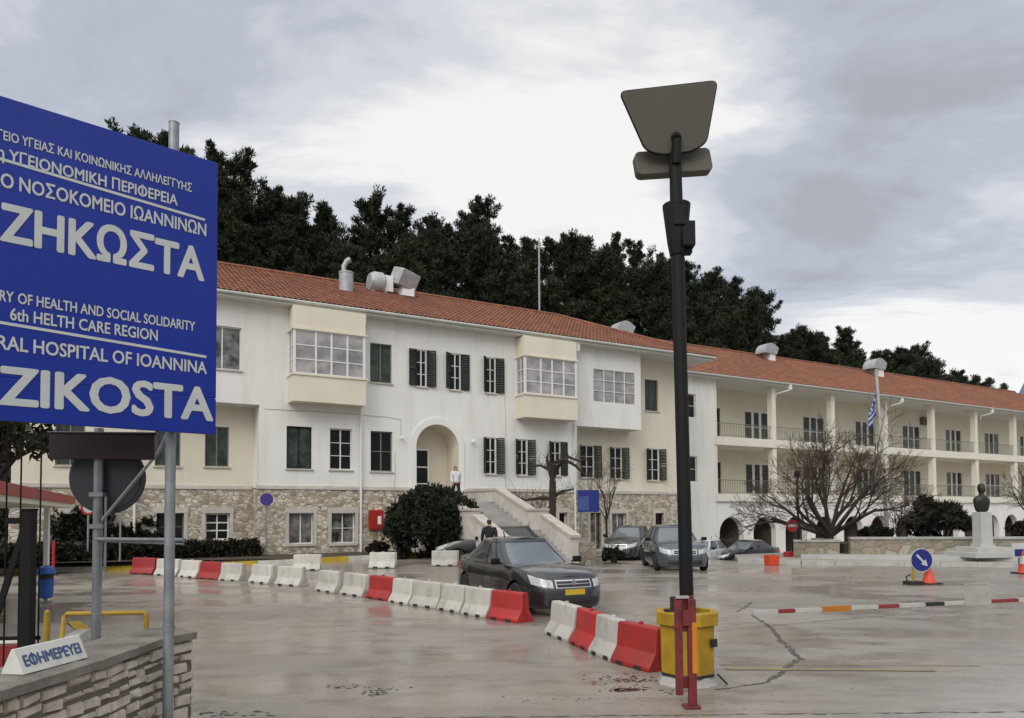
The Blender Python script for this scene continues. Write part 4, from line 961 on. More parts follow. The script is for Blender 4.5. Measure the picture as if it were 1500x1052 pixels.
# ------------------------------------------------------------------ plastic road barriers
def make_barrier(material, L=.95):
    o = empty('road_barrier', (0, 0, 0)); w0, w1, w2, h = .23, .20, .085, .55
    half = [(w0, 0), (w0, .055), (w2+.025, .225), (w2, h-.02), (w2-.02, h)]
    prof = half + [(-y, z) for y, z in reversed(half)]
    mb = MB(); n = len(prof); xs = [-L/2, -L/2+.03, L/2-.03, L/2]; sc_ = [.90, 1, 1, .90]; vs = []
    for x, k in zip(xs, sc_): vs += [(x, y*k, z if z < h*.9 else z-(1-k)*.1) for y, z in prof]
    fs = [(i*n+k, i*n+(k+1) % n, (i+1)*n+(k+1) % n, (i+1)*n+k) for i in range(3) for k in range(n)] + [tuple(reversed(range(n))), tuple(3*n+k for k in range(n))]
    # fork-lift notch look: a recessed vertical groove at the middle of each face
    mb.add(vs, fs); part('shell', mb, material, o, bevel=.012, smooth=True)
    mb = MB(); mb.lathe([(.035, 0), (.035, .03), (.028, .035)], 10, (0, 0, h)); part('filler_cap', mb, material, o, smooth=True)
    for sg in (1, -1):
        for xa in (-.30, .14): mb = MB(); mb.box(xa, xa+.16, sg*(w0+.001)-.004, sg*(w0+.001)+.004, 0, .055); part('lift_slot', mb, 'black_gap', o)
    mb = MB(); mb.cbox((L/2+.012, 0, .34), (.05, .07, .42)); part('coupling', mb, material, o)
    return o
PROTO = {'r': make_barrier('red_plastic'), 'w': make_barrier('white_plastic')}
used = {}
def place_barrier(c, a, b, label, group):
    A, B = Vector(a), Vector(b); t = (B-A).normalized(); n = Vector((-t.y, t.x))      # the measured line is the near bottom edge
    if n.y < 0: n = -n
    p = (A+B)/2 + n*.23; loc = (p.x, p.y, gz(p.x, p.y)); rz = math.atan2(t.y, t.x)+rng.uniform(-.03, .03)
    o = PROTO[c]
    if used.get(c): o = dup(o, loc, rz, label, group)
    else: used[c] = True; o.location = loc; o.rotation_euler = (0, 0, rz); setp(o, label, None, group)
    o['category'] = 'barrier'
    k = (B-A).length/.95; o.scale = (min(1.12, max(.86, k*.985)), 1, 1)
g = 'plastic road barriers dividing the entrance road'
rowC = [('r', (-13.11, 25.32), (-12.16, 24.96), 'red plastic barrier at the far left end of the divider'), ('w', (-12.1, 24.93), (-11.15, 24.55), 'white plastic barrier beside the far left red one'),
        ('w', (-11.08, 24.5), (-10.28, 24.0), 'white plastic barrier half behind the sign pole, left of a red one'), ('r', (-10.21, 23.94), (-9.35, 23.4), 'red plastic barrier just right of the steel sign pole'), ('w', (-9.31, 23.38), (-8.5, 22.95), 'white plastic barrier right after the red one by the sign pole'),
        ('w', (-8.2, 22.75), (-7.2, 21.97), 'white dirty barrier just left of the middle gap, first of two'), ('w', (-7.1, 21.8), (-6.03, 21.11), 'white dirty barrier with dark foot, second of two left of the gap')]
rowA = [('w', (-5.43, 20.1), (-4.6, 19.2), 'white barrier at the left end of the central row'), ('w', (-4.5, 19.1), (-3.72, 18.28), 'white barrier touching the left side of the central red one'), ('r', (-3.64, 18.19), (-2.95, 17.4), 'red barrier in the middle of the central row of white ones'),
        ('w', (-2.93, 17.3), (-2.37, 16.66), 'white barrier touching the right side of the central red one'), ('w', (-2.33, 16.62), (-1.68, 15.92), 'white barrier in the central row, third from its near red end'), ('w', (-1.65, 15.87), (-1.12, 15.2), 'white barrier in the central row, second from its near red end'), ('w', (-1.08, 15.1), (-.56, 14.46), 'white barrier touching the red one in front of the dark saloon'),
        ('r', (-.53, 14.42), (.07, 13.75), 'red barrier at the near end of the central row, before the dark saloon')]
rowB = [('w', (.51, 12.59), (.84, 11.68), 'white barrier below the bumper of the dark saloon'), ('r', (.86, 11.62), (1.09, 10.84), 'red barrier between two white ones near the lamp post'), ('w', (1.10, 10.78), (1.32, 10.12), 'white barrier between the two nearest red ones'), ('r', (1.33, 10.08), (1.68, 9.45), 'nearest red barrier, next to the yellow lamp base')]
rowD = [('w', (-7.65, 25.77), (-6.72, 25.89), 'lone white barrier standing on the far side behind the central row'), ('w', (-5.13, 26.35), (-4.18, 26.31), 'lone white barrier before the round dark bush'), ('w', (-2.95, 26.8), (-2.0, 26.76), 'white barrier half hidden behind the dark saloon')]
for row in (rowC, rowA, rowB, rowD):
    for c, a, b, lb in row: place_barrier(c, a, b, lb, g)

# ------------------------------------------------------------------ street lamp in a yellow tub, red gate post, boom
def lamp():
    X, Y = 2.09, 8.90
    o = empty('street_lamp', (X, Y, 0), 0, 'tall black street lamp with beige reflector plate standing in the yellow tub', 'street lamp')
    lean = -.08; o.scale = (.947,)*3; o.location.z = .106
    def at(z): return (lean*(z/6.9)+.005, 0, z)
    mb = MB(); mb.tube([at(.1), at(1.0), at(5.3), at(5.8), at(6.85)], [.088, .088, .085, .085, .075], 16); part('pole', mb, 'black_paint', o, smooth=True)
    mb = MB(); mb.tube([at(5.32), at(5.5), at(5.97), at(5.99)], [.10, .13, .18, .18], 16); c = at(5.6); mb.cbox((c[0]+.12, -.05, 5.57), (.16, .2, .32)); mb.cbox((c[0]+.12, 0, 5.42), (.12, .12, .16)); mb.cbox((c[0], -.13, 5.8), (.14, .08, .26))
    part('collar', mb, 'black_paint', o, bevel=.01)
    # trough with the light source, and the tilted reflector above
    t = at(6.55); rz = .10
    mb = MB(); pts = []
    n = 8; hw, hh = .51, .165
    prof = []
    for cx, cz, a0 in ((hw-.07, hh-.07, 0), (-hw+.07, hh-.07, 90), (-hw+.07, -hh+.07, 180), (hw-.07, -hh+.07, 270)):
        for k in range(6): a = R(a0+90*k/5); prof.append((cx+.07*math.cos(a), cz+.07*math.sin(a)))
    mb.prism(prof, .10, .24); tr = part('lamp_trough', mb, 'lamp_plate', o, bevel=.01); tr.location = (t[0]+.015, .0, 6.63); tr.rotation_euler = (R(-8), R(-6), rz)
    mb = MB(); tz = 1.0
    raw = [(-.40, .04), (-.2, -.04), (.2, -.04), (.42, .05), (.65, .79), (-.65, .77)]
    def rnd(poly, r, k=5):
        out = []
        N = len(poly)
        for i in range(N):
            p = Vector(poly[i]); a = (Vector(poly[i-1])-p).normalized(); b = (Vector(poly[(i+1) % N])-p).normalized()
            p0, p1 = p+a*r, p+b*r
            for q in range(k+1): s = q/k; out.append(tuple((p0*(1-s)+p*s)*(1-s)+(p*(1-s)+p1*s)*s))
        return out
    mb.prism(rnd(raw, .09), -.02, .035); pl = part('reflector_plate', mb, 'lamp_plate', o, bevel=.006); pl.location = (t[0]-.0, -.02, 6.70); pl.rotation_euler = (R(8), R(-8.5), rz)
    mb = MB(); rim = [(x, 0, z) for x, z in rnd(raw, .09)]; rim.append(rim[0]); mb.tube(rim, .016, 6, caps=False); r_ = part('rim', mb, 'black_paint', pl, smooth=True)
    mb = MB(); mb.tube([(t[0], -.06, 6.5), (t[0], -.10, 6.8)], .06, 12); mb.tube([(t[0], -.1, 6.8), (t[0], -.0, 6.88)], [.06, .08], 12); part('bracket', mb, 'black_paint', o, smooth=True)
    # tub
    b = empty('lamp_base_tub', (2.08, Y, 0), .2, 'yellow painted tub around the foot of the street lamp', 'tub')
    mb = MB(); mb.lathe([(.315, .10), (.325, .12), (.335, .6), (.34, .70)], 8); part('body', mb, 'yellow_paint', b, bevel=.02)
    mb = MB(); mb.lathe([(.34, .695), (.385, .70), (.385, .845), (.37, .855), (.29, .855), (.29, .80)], 8); part('rim', mb, 'yellow_paint', b, bevel=.008)
    mb = MB(); mb.lathe([(.328, .10), (.333, .125), (.33, .135)], 8); part('band', mb, 'black_gap', b)
    mb = MB(); mb.lathe([(.36, 0), (.34, .03), (.31, .10)], 10); part('footing', mb, 'concrete', b)
    mb = MB(); mb.lathe([(.32, .80), (.1, .81)], 8); part('fill', mb, 'soil', b)
    mb = MB(); mb.cbox((-.2, -.1, .86), (.22, .09, .05)); mb.cbox((-.22, -.1, .95), (.045, .045, .16)); mb.cbox((-.13, -.08, .93), (.045, .045, .12)); part('bolt', mb, 'rubber', b)
    mb = MB(); mb.cbox((.205, -.285, .50), (.09, .03, .09), .4); part('lock_plate', mb, 'rubber', b)
    mb = MB(); mb.tube([(.27, -.23, .13), (.36, -.3, .02)], .012, 6); part('cable', mb, 'rubber', b)
lamp()
def gate_post():
    o = empty('gate_post', (1.80, 7.72, 0), .08, 'dark red steel gate post with orange strip before the yellow tub', 'post')
    mb = MB(); mb.cbox((.055, 0, .56), (.085, .06, 1.12)); mb.cbox((-.075, .02, .62), (.07, .06, .98)); mb.cbox((-.01, .035, 1.03), (.21, .02, .24)); mb.cbox((-.01, .03, .85), (.21, .03, .14)); mb.cbox((-.02, .04, .25), (.17, .02, .12)); mb.cbox((.04, 0, .015), (.16, .16, .03))
    part('upright', mb, 'dark_red_metal', o, bevel=.006)
    mb = MB(); mb.cbox((.075, -.034, .62), (.052, .012, .52)); part('strip', mb, 'orange_paint', o)
    mb = MB(); mb.cbox((-.01, -.02, .93), (.075, .05, .16)); mb.tube([(-.11, -.03, .84), (-.16, -.03, .84)], .014, 8); part('latch', mb, 'dark_red_metal', o)
    mb = MB(); mb.cbox((-.04, .0, 1.14), (.13, .05, .025)); part('cap', mb, 'concrete', o)
gate_post()
def boom():
    A, B = Vector((2.52, 7.80)), Vector((7.6, 9.14)); d = (B-A); L = d.length; rz = math.atan2(d.y, d.x)
    o = empty('barrier_boom', (A.x, A.y, .965), rz, 'striped red white and orange barrier boom reaching in from the right', 'boom barrier'); o.rotation_euler = (0, R(-.15), rz)
    segs = [(0, .22, 'boom_white'), (.22, .29, 'boom_white'), (.29, .50, 'boom_red'), (.50, .83, 'boom_white'), (.83, 1.20, 'boom_orange'), (1.20, 1.55, 'boom_white'), (1.55, 1.83, 'boom_red'), (1.83, 2.18, 'boom_white'), (2.18, 2.44, 'rubber'), (2.44, 3.1, 'boom_white'), (3.1, 3.5, 'boom_red'), (3.5, 3.9, 'boom_white'), (3.9, 4.3, 'boom_red'), (4.3, L, 'boom_white')]
    names = ['boom_white', 'boom_red', 'boom_orange', 'rubber']; mb = MB()
    for a, b, m in segs:
        hh = .020 if m != 'boom_orange' else .030
        mb.box(a, b-.0005, -.02-(.002 if m == 'boom_orange' else 0), .02, -hh, hh, names.index(m))
    part('arm', mb, names, o)
    mb = MB(); mb.box(2.72, 3.06, -.03, -.021, -.03, .21); mb.box(2.71, 3.07, -.034, -.021, .205, .22); part('hanging_plate', mb, 'concrete', o)
    mb = MB(); mb.box(L-.1, L+.3, -.15, .15, -.965, .12); part('housing', mb, 'red_paint', o, bevel=.02)
boom()

# ------------------------------------------------------------------ cones and signs on the plaza
def cone_mesh(o, h=.5, r=.17):
    mb = MB(); mb.lathe([(r, .03), (r*.86, .06), (r*.32, h-.02), (r*.26, h)], 18); part('cone_body', mb, 'cone_orange', o, smooth=True)
    mb = MB(); mb.cbox((0, 0, .018), (r*2.5, r*2.5, .036)); part('foot', mb, 'rubber', o, bevel=.008)
def cone_sign():
    o = empty('traffic_cone', (11.75, 20.95, 0), .2, 'orange traffic cone leaning beside the round blue arrow sign', 'traffic cone'); cone_mesh(o, .46, .2)
    s = empty('arrow_sign', (11.32, 20.75, 0), .1, 'round blue traffic sign with white diagonal arrow on a short yellow post', 'traffic sign')
    mb = MB(); mb.lathe([(.33, 0), (.33, .02)], 36, (.10, -.06, .68), axis='Y'); part('rim', mb, 'sign_white', s)
    mb = MB(); mb.lathe([(.31, -.004), (.31, .0)], 36, (.10, -.062, .68), axis='Y'); part('disc', mb, 'road_blue', s)
    mb = MB(); c = Vector((.10, .68)); d = Vector((.70, -.71)); n = Vector((.71, .70)); y = -.070
    P = [c-d*.22+n*.03, c-d*.22-n*.03, c+d*.06-n*.03, c+d*.06-n*.10, c+d*.24, c+d*.06+n*.10, c+d*.06+n*.03]
    mb.add([(p.x, y, p.y) for p in P], [tuple(range(7))]); part('arrow', mb, 'sign_white', s)
    mb = MB(); mb.tube([(-.12, .0, 0), (-.12, 0, .72)], .035, 10); part('post', mb, 'yellow_paint', s); mb = MB(); mb.cbox((-.12, 0, .05), (.42, .34, .1)); mb.tube([(-.3, 0, .1), (-.34, 0, .22), (-.2, 0, .28)], .02, 8); part('foot', mb, 'rubber', s, bevel=.02)
    o2 = empty('traffic_cone', (16.75, 24.2, 0), 0, 'orange and white traffic cone at the right edge of the picture', 'traffic cone')
    mb = MB(); mb.lathe([(.26, .03), (.21, .10), (.17, .32)], 18); mb.lathe([(.12, .58), (.10, .70), (.07, .74)], 18); part('cone_body', mb, 'cone_orange', o2, smooth=True); mb = MB(); mb.lathe([(.17, .32), (.12, .58)], 18); part('band', mb, 'sign_white', o2, smooth=True)
    mb = MB(); mb.cbox((0, 0, .018), (.62, .62, .036)); part('foot', mb, 'rubber', o2)
    s2 = empty('traffic_sign', (16.72, 24.55, 0), 0, 'small square white and blue sign above the cone at the right edge', 'traffic sign')
    mb = MB(); mb.tube([(.05, 0, 0), (.05, 0, .9)], .03, 8); part('post', mb, 'galv', s2); mb = MB(); mb.box(-.2, .35, -.05, -.03, .5, .98); part('plate', mb, 'sign_white', s2); mb = MB(); mb.box(-.12, .30, -.056, -.051, .55, .78); part('panel', mb, 'road_blue', s2)
cone_sign()
def orange_block():
    o = empty('planter_box', (10.05, 28.75, gz(10, 28.75)), .2, 'small terracotta orange box on the asphalt by the plaza kerb', 'box')
    mb = MB(); mb.cbox((0, 0, .2), (.40, .40, .40), taper=1.08); part('body', mb, 'cone_orange', o, bevel=.015); mb = MB(); mb.cbox((0, 0, .385), (.36, .36, .04)); part('fill', mb, 'soil', o)
orange_block()
def no_entry():
    x, y = 12.1, 32.0; z = gz(x, y)
    o = empty('traffic_sign', (x, y, z), .1, 'red no entry sign with white bar on a post before the arcade', 'traffic sign')
    mb = MB(); mb.tube([(0, 0, 0), (0, 0, 1.75)], .03, 8); part('post', mb, 'black_paint', o); mb = MB(); mb.lathe([(.27, 0), (.27, .02)], 28, (0, -.05, 1.55), axis='Y'); part('disc', mb, 'red_paint', o); mb = MB(); mb.box(-.2, .2, -.056, -.0505, 1.49, 1.61); part('bar', mb, 'sign_white', o)
    mb = MB(); mb.cbox((-.05, 0, .2), (.6, .35, .45)); part('foot', mb, 'red_paint', o, bevel=.03)
    b = empty('lamp_post', (12.75, 33.0, 0), 0, 'slim black lamp post behind the no entry sign', 'post')
    mb = MB(); mb.tube([(0, 0, -.4), (0, 0, 3.6)], [.06, .045], 10); part('pole', mb, 'black_paint', b); mb = MB(); mb.lathe([(.05, 0), (.14, .05), (.12, .28), (.03, .34)], 12, (0, 0, 3.6)); part('lantern', mb, 'black_paint', b)
no_entry()
def monument():
    o = empty('bust_monument', (18.35, 28.9, .28), .15, 'bronze bust on a tall white marble pedestal with a stepped base', 'monument')
    mb = MB(); mb.cbox((0, 0, .10), (2.1, 1.7, .20)); mb.cbox((0, 0, .29), (1.45, 1.2, .18)); part('base_step', mb, 'marble', o, bevel=.01)
    mb = MB(); mb.cbox((0, 0, 1.06), (.50, .48, 1.36), taper=.95); mb.cbox((0, 0, .42), (.62, .58, .10)); part('pedestal', mb, 'marble', o, bevel=.012)
    # bust: torso cut at the chest, neck and head as one lathed and shaped surface
    prof = [(.18, 1.74), (.25, 1.80), (.30, 1.95), (.335, 2.15), (.32, 2.26), (.22, 2.36), (.11, 2.41), (.095, 2.48), (.12, 2.53), (.145, 2.62), (.150, 2.71), (.12, 2.81), (.05, 2.86)]
    mb = MB(); n = 24; vs = []
    for i, (r, z) in enumerate(prof):
        for k in range(n):
            a = 2*math.pi*k/n; x, y = math.cos(a)*r, math.sin(a)*r
            if z < 2.38: y *= .62
            else:
                x *= .86
                if math.sin(a) < -.75 and 2.55 < z < 2.67: y -= .035          # nose
                if math.sin(a) < -.5 and 2.50 < z < 2.56: y -= .015          # chin
            vs.append((x, y, z))
    fs = [(i*n+k, i*n+(k+1) % n, (i+1)*n+(k+1) % n, (i+1)*n+k) for i in range(len(prof)-1) for k in range(n)] + [tuple(reversed(range(n))), tuple((len(prof)-1)*n+k for k in range(n))]
    mb.add(vs, fs)
    for s in (1, -1): mb.cbox((s*.135, .0, 2.63), (.03, .05, .08))
    part('bust', mb, 'bronze', o, smooth=True)
monument()
def flagpole():
    x, y = 17.25, 34.0; o = empty('flagpole', (x, y, 0), 0, 'tall white flagpole leaning slightly left in the planting bed', 'flagpole')
    top = 8.55; lean = -.36
    mb = MB(); mb.tube([(0, 0, .5), (lean, 0, top)], [.095, .06], 12); part('pole', mb, 'boom_white', o, smooth=True); mb = MB(); mb.lathe([(.02, -.06), (.07, 0), (.02, .06)], 12, (lean, 0, top+.05)); part('finial', mb, 'boom_white', o)
    f = empty('flag', (x+lean*.93, y, 0), 0, 'blue and white striped Greek flag hanging limp on the flagpole', 'flag')
    # limp hanging cloth: width folds up, stripes run down and away from the pole
    H, N, Mm = 1.95, 26, 18; vs = []; fs = []; mi = []
    for j in range(Mm+1):
        v = j/Mm                                  # along hoist (0 top)
        for i in range(N+1):
            u = i/N                               # along fly
            x_ = -.04 - u*.44*(.55+.45*math.sin(v*2.2)) + .03*math.sin(u*16+v*3); y_ = .12*math.sin(u*15+v*2)
            z_ = 7.95 - v*1.15 - u*1.15 + .05*math.sin(u*9)
            vs.append((x_, y_, z_))
    for j in range(Mm):
        for i in range(N):
            q = (j*(N+1)+i, j*(N+1)+i+1, (j+1)*(N+1)+i+1, (j+1)*(N+1)+i); stripe = int(j/2)
            col = 0 if stripe % 2 == 0 else 1
            if i < N*.37 and j < 10: col = 1 if (4 <= j < 6 or N*.15 <= i < N*.22) else 0
            fs.append(q); mi.append(col)
    mb = MB(); mb.add(vs, fs); mb.mi = mi; part('cloth', mb, ['flag_blue', 'flag_white'], f, smooth=True, autos=False)
flagpole()
def blue_board():
    o = empty('direction_sign', (3.22, 31.2, 0), .1, 'blue direction board with pale lines beside the entrance stairs', 'sign')
    mb = MB(); mb.box(-.46, .46, -.02, .02, 2.12, 3.05); part('panel', mb, 'road_blue', o)
    mb = MB(); mb.box(-.44, .02, -.024, -.0205, 2.2, 2.78); part('faded_panel', mb, mat('faded_blue', (.05, .09, .28), .5, var=.4, vscale=9), o)
    mb = MB(); mb.tube([(-.3, .04, -.2), (-.3, .04, 3.05)], .03, 8); mb.tube([(.3, .04, -.2), (.3, .04, 3.05)], .03, 8); part('post', mb, 'galv', o)
blue_board()
def round_signs():
    q = W(-4.65, -.8); o = empty('traffic_sign', (q.x, q.y, .3), .4, 'faded purple round traffic sign before the stone corner', 'traffic sign')
    mb = MB(); mb.tube([(0, 0, 0), (0, 0, 2.55)], .025, 8); part('post', mb, 'galv', o); mb = MB(); mb.lathe([(.26, 0), (.26, .02)], 24, (0, -.05, 2.42), axis='Y'); part('disc', mb, 'purple', o)
    o = empty('traffic_sign', (-15.7, 27.4, .35), .5, 'small red and white round sign on a thin post left of the steel pole', 'traffic sign')
    mb = MB(); mb.tube([(0, 0, 0), (0, 0, 2.2)], .035, 8); part('post', mb, 'galv', o); mb = MB(); mb.lathe([(.25, 0), (.25, .02)], 24, (0, -.05, 2.0), axis='Y'); part('rim', mb, 'red_paint', o); mb = MB(); mb.lathe([(.17, -.006), (.17, .0)], 24, (0, -.051, 2.0), axis='Y'); part('disc', mb, 'sign_white', o)
    o = empty('traffic_sign', (-14.4, 27.2, .35), .5, 'small blue sign plate on a thin post, half behind the round sign back', 'traffic sign')
    mb = MB(); mb.tube([(0, 0, 0), (0, 0, 2.7)], .035, 8); part('post', mb, 'galv', o); mb = MB(); mb.box(-.1, .3, -.05, -.03, 2.25, 2.65); part('plate', mb, 'road_blue', o)
round_signs()

# ------------------------------------------------------------------ left edge: kiosk, gate frame, bin, pipe guard
def kiosk():
    o = empty('guard_kiosk', (-10.8, 13.2, 0), .12, 'white guard kiosk under a flat canopy with red fascia at the left edge', 'kiosk')
    P = [(-6.36, 8.56), (-10.93, 18.5), (-17, 16.5), (-12.3, 7.2)]; c = Vector((-10.8, 13.2)); m_ = Matrix.Rotation(-.12, 2)
    Q = [m_ @ (Vector(p)-c) for p in P]
    def slab(k, z0, z1):
        ce = sum(Q, Vector((0, 0)))/4; q = [ce+(p-ce)*k for p in Q]; mb = MB()
        return mb.add([(p.x, p.y, z0) for p in q]+[(p.x, p.y, z1) for p in q], [(3, 2, 1, 0), (4, 5, 6, 7)]+[(i, (i+1) % 4, (i+1) % 4+4, i+4) for i in range(4)])
    part('roof', slab(1, 2.35, 2.53), mat('red_fascia', (.40, .05, .035), .55, var=.25, vscale=5, dirt=.35), o)
    part('soffit', slab(.985, 2.25, 2.348), 'beige_plaster', o)
    for x, y in ((-11.35, 18.05), (-12.4, 8.0), (-16.2, 16.3)):
        q = m_ @ (Vector((x, y))-c); mb = MB(); mb.box(q.x-.05, q.x+.05, q.y-.05, q.y+.05, 0, 2.25); part('post', mb, 'frame_white', o)
    mb = MB(); mb.box(-2.4, -.3, -1.0, 1.0, 0, 2.24); part('wall', mb, 'white_plaster', o)
    window(o, -1.4, -.5, 1.0, 1.95, -1.02, 2, 1, .05, 'glass')
    window(o, -2.3, -1.55, .05, 2.05, -1.02, 1, 2, .06, 'glass', name='door')
kiosk()
def gate_frame():
    o = empty('metal_gate', (-3.95, 6.05, 0), .1, 'open black steel gate with box post and diagonal brace behind the stone wall', 'gate')
    mb = MB(); mb.cbox((0, 0, 1.03), (.088, .088, 2.06)); mb.cbox((0, 0, 2.07), (.10, .10, .02)); part('post', mb, 'black_paint', o, bevel=.006)
    mb = MB(); mb.cbox((-.14, 0, 1.55), (.045, .03, 1.05), ry=.28); mb.cbox((-.07, 0, 1.98), (.2, .04, .05)); part('brace', mb, 'black_paint', o)
    for x in (.045, -.11, -.22):
        mb = MB(); mb.tube([(x, .08, .0), (x, .08, 2.9)], .007, 6); part('bar', mb, 'black_paint', o)
    mb = MB(); mb.box(-.6, .06, .07, .09, 2.86, 2.90); part('rail', mb, 'black_paint', o); mb = MB(); mb.box(-.6, .06, .07, .09, 1.0, 1.03); part('rail', mb, 'black_paint', o)
    b = empty('cabinet', (-4.86, 6.35, 0), .1, 'pale grey metal cabinet at the left edge behind the gate', 'cabinet')
    mb = MB(); mb.box(-.5, .28, -.2, .2, 0, 2.06); part('body', mb, 'vent_white', b, bevel=.02); mb = MB(); mb.box(-.52, .30, -.22, .22, 2.06, 2.16); part('lid', mb, mat('teal_lid', (.02, .22, .18), .5), b, bevel=.01)
gate_frame()
def bin_():
    o = empty('litter_bin', (-11.0, 17.5, 0), .2, 'blue plastic litter bin with rounded lid near the guard kiosk', 'bin')
    mb = MB(); mb.lathe([(.11, .12), (.15, .15), (.165, .55), (.17, .57)], 16); part('body', mb, 'bin_blue', o, smooth=True)
    mb = MB(); mb.lathe([(.155, .57), (.155, .70)], 16); part('opening', mb, 'black_gap', o)
    mb = MB(); mb.lathe([(.20, .69), (.20, .74), (.16, .84), (.06, .89), (.02, .9)], 16); part('lid', mb, 'bin_blue', o, smooth=True)
    mb = MB(); mb.tube([(0, 0, 0), (0, 0, .15)], .04, 8); mb.lathe([(.13, 0), (.13, .03)], 12); part('foot', mb, 'galv', o)
bin_()
def pipe_guard():
    o = empty('pipe_guard', (-5.15, 8.55, 0), .06, 'yellow bent pipe guard rail behind the stone wall', 'guard rail')
    mb = MB(); mb.tube([(.16, -.44, 0), (.12, -.35, .25), (.0, -.02, .87), (.02, 0, .90), (.88, 0, .90), (.91, 0, .88), (.92, 0, .0)], .026, 10); part('rail', mb, 'yellow_paint', o, smooth=True)
    o = empty('bollard', (-5.45, 8.7, 0), 0, 'short yellow steel bollard beside the bent guard rail', 'bollard')
    mb = MB(); mb.tube([(0, 0, 0), (.0, 0, .9)], .035, 10); mb.lathe([(.035, .9), (.01, .93)], 10); part('pipe', mb, 'yellow_paint', o); mb = MB(); mb.lathe([(.08, 0), (.08, .02)], 12); part('foot_plate', mb, 'yellow_paint', o)
    o = empty('marker_post', (-15.6, 25.2, .05), 0, 'thin red marker post at the far left kerb', 'post')
    mb = MB(); mb.tube([(0, 0, 0), (0, 0, 1.15)], .05, 8); part('pipe', mb, 'red_plastic', o); mb = MB(); mb.lathe([(.14, 0), (.14, .05)], 10); part('foot', mb, 'rubber', o)
    o = empty('storage_box', (-6.3, 9.4, 0), .2, 'low red box with pale top near the gate', 'box')
    mb = MB(); mb.cbox((0, 0, .22), (.34, .3, .44)); part('body', mb, 'red_plastic', o, bevel=.02); mb = MB(); mb.cbox((0, 0, .46), (.36, .32, .04)); part('lid', mb, 'board_white', o, bevel=.01)
    kerb([(-7.6, 9.3), (-6.9, 9.9), (-6.7, 10.8), (-7.0, 12.2), (-7.9, 13.4)], 'curved pale kerb around the kiosk island', w=.22, h=.14, cols=('kerb_white', 'kerb_yellow'), seg=1.1)
    bed('kiosk_island', [(-7.7, 9.5), (-7.0, 10.0), (-6.8, 10.8), (-7.1, 12.2), (-8.0, 13.3), (-13, 13.3), (-13, 9.5)], .12, 'paving', .2)
pipe_guard()

# ------------------------------------------------------------------ cars
M['headlight'] = mat('headlight_glass', (.55, .57, .60), .08, var=.5, vscale=18, spec=.7)
M['chrome'] = mat('chrome', (.55, .56, .58), .18, metal=1)
M['plate_yellow'] = mat('plate_yellow', (.55, .36, .02), .5)
M['plate_white'] = mat('plate_white', (.6, .6, .6), .5)
M['car_glass'] = mat('car_glass', (.045, .052, .058), .04, spec=.6)
M['windscreen'] = mat('windscreen_glass', (.11, .13, .15), .04, spec=.9)  # bluish-grey sky reflection is put into the base colour
M['tyre'] = mat('tyre_rubber', (.016, .016, .017), .8)
M['rim'] = mat('alloy_rim', (.35, .36, .38), .35, metal=.7)
M['grille'] = mat('grille_black', (.012, .012, .013), .4)
M['lamp_red'] = mat('tail_lamp', (.3, .01, .01), .2)
def paint(name, col, rough=.22): return mat(name, col, rough, metal=.35, spec=.5, coat=.8, dirt=.15, dcol=(.08, .075, .07), dscale=2.5)
def sgn(x): return (x > 0)-(x < 0)
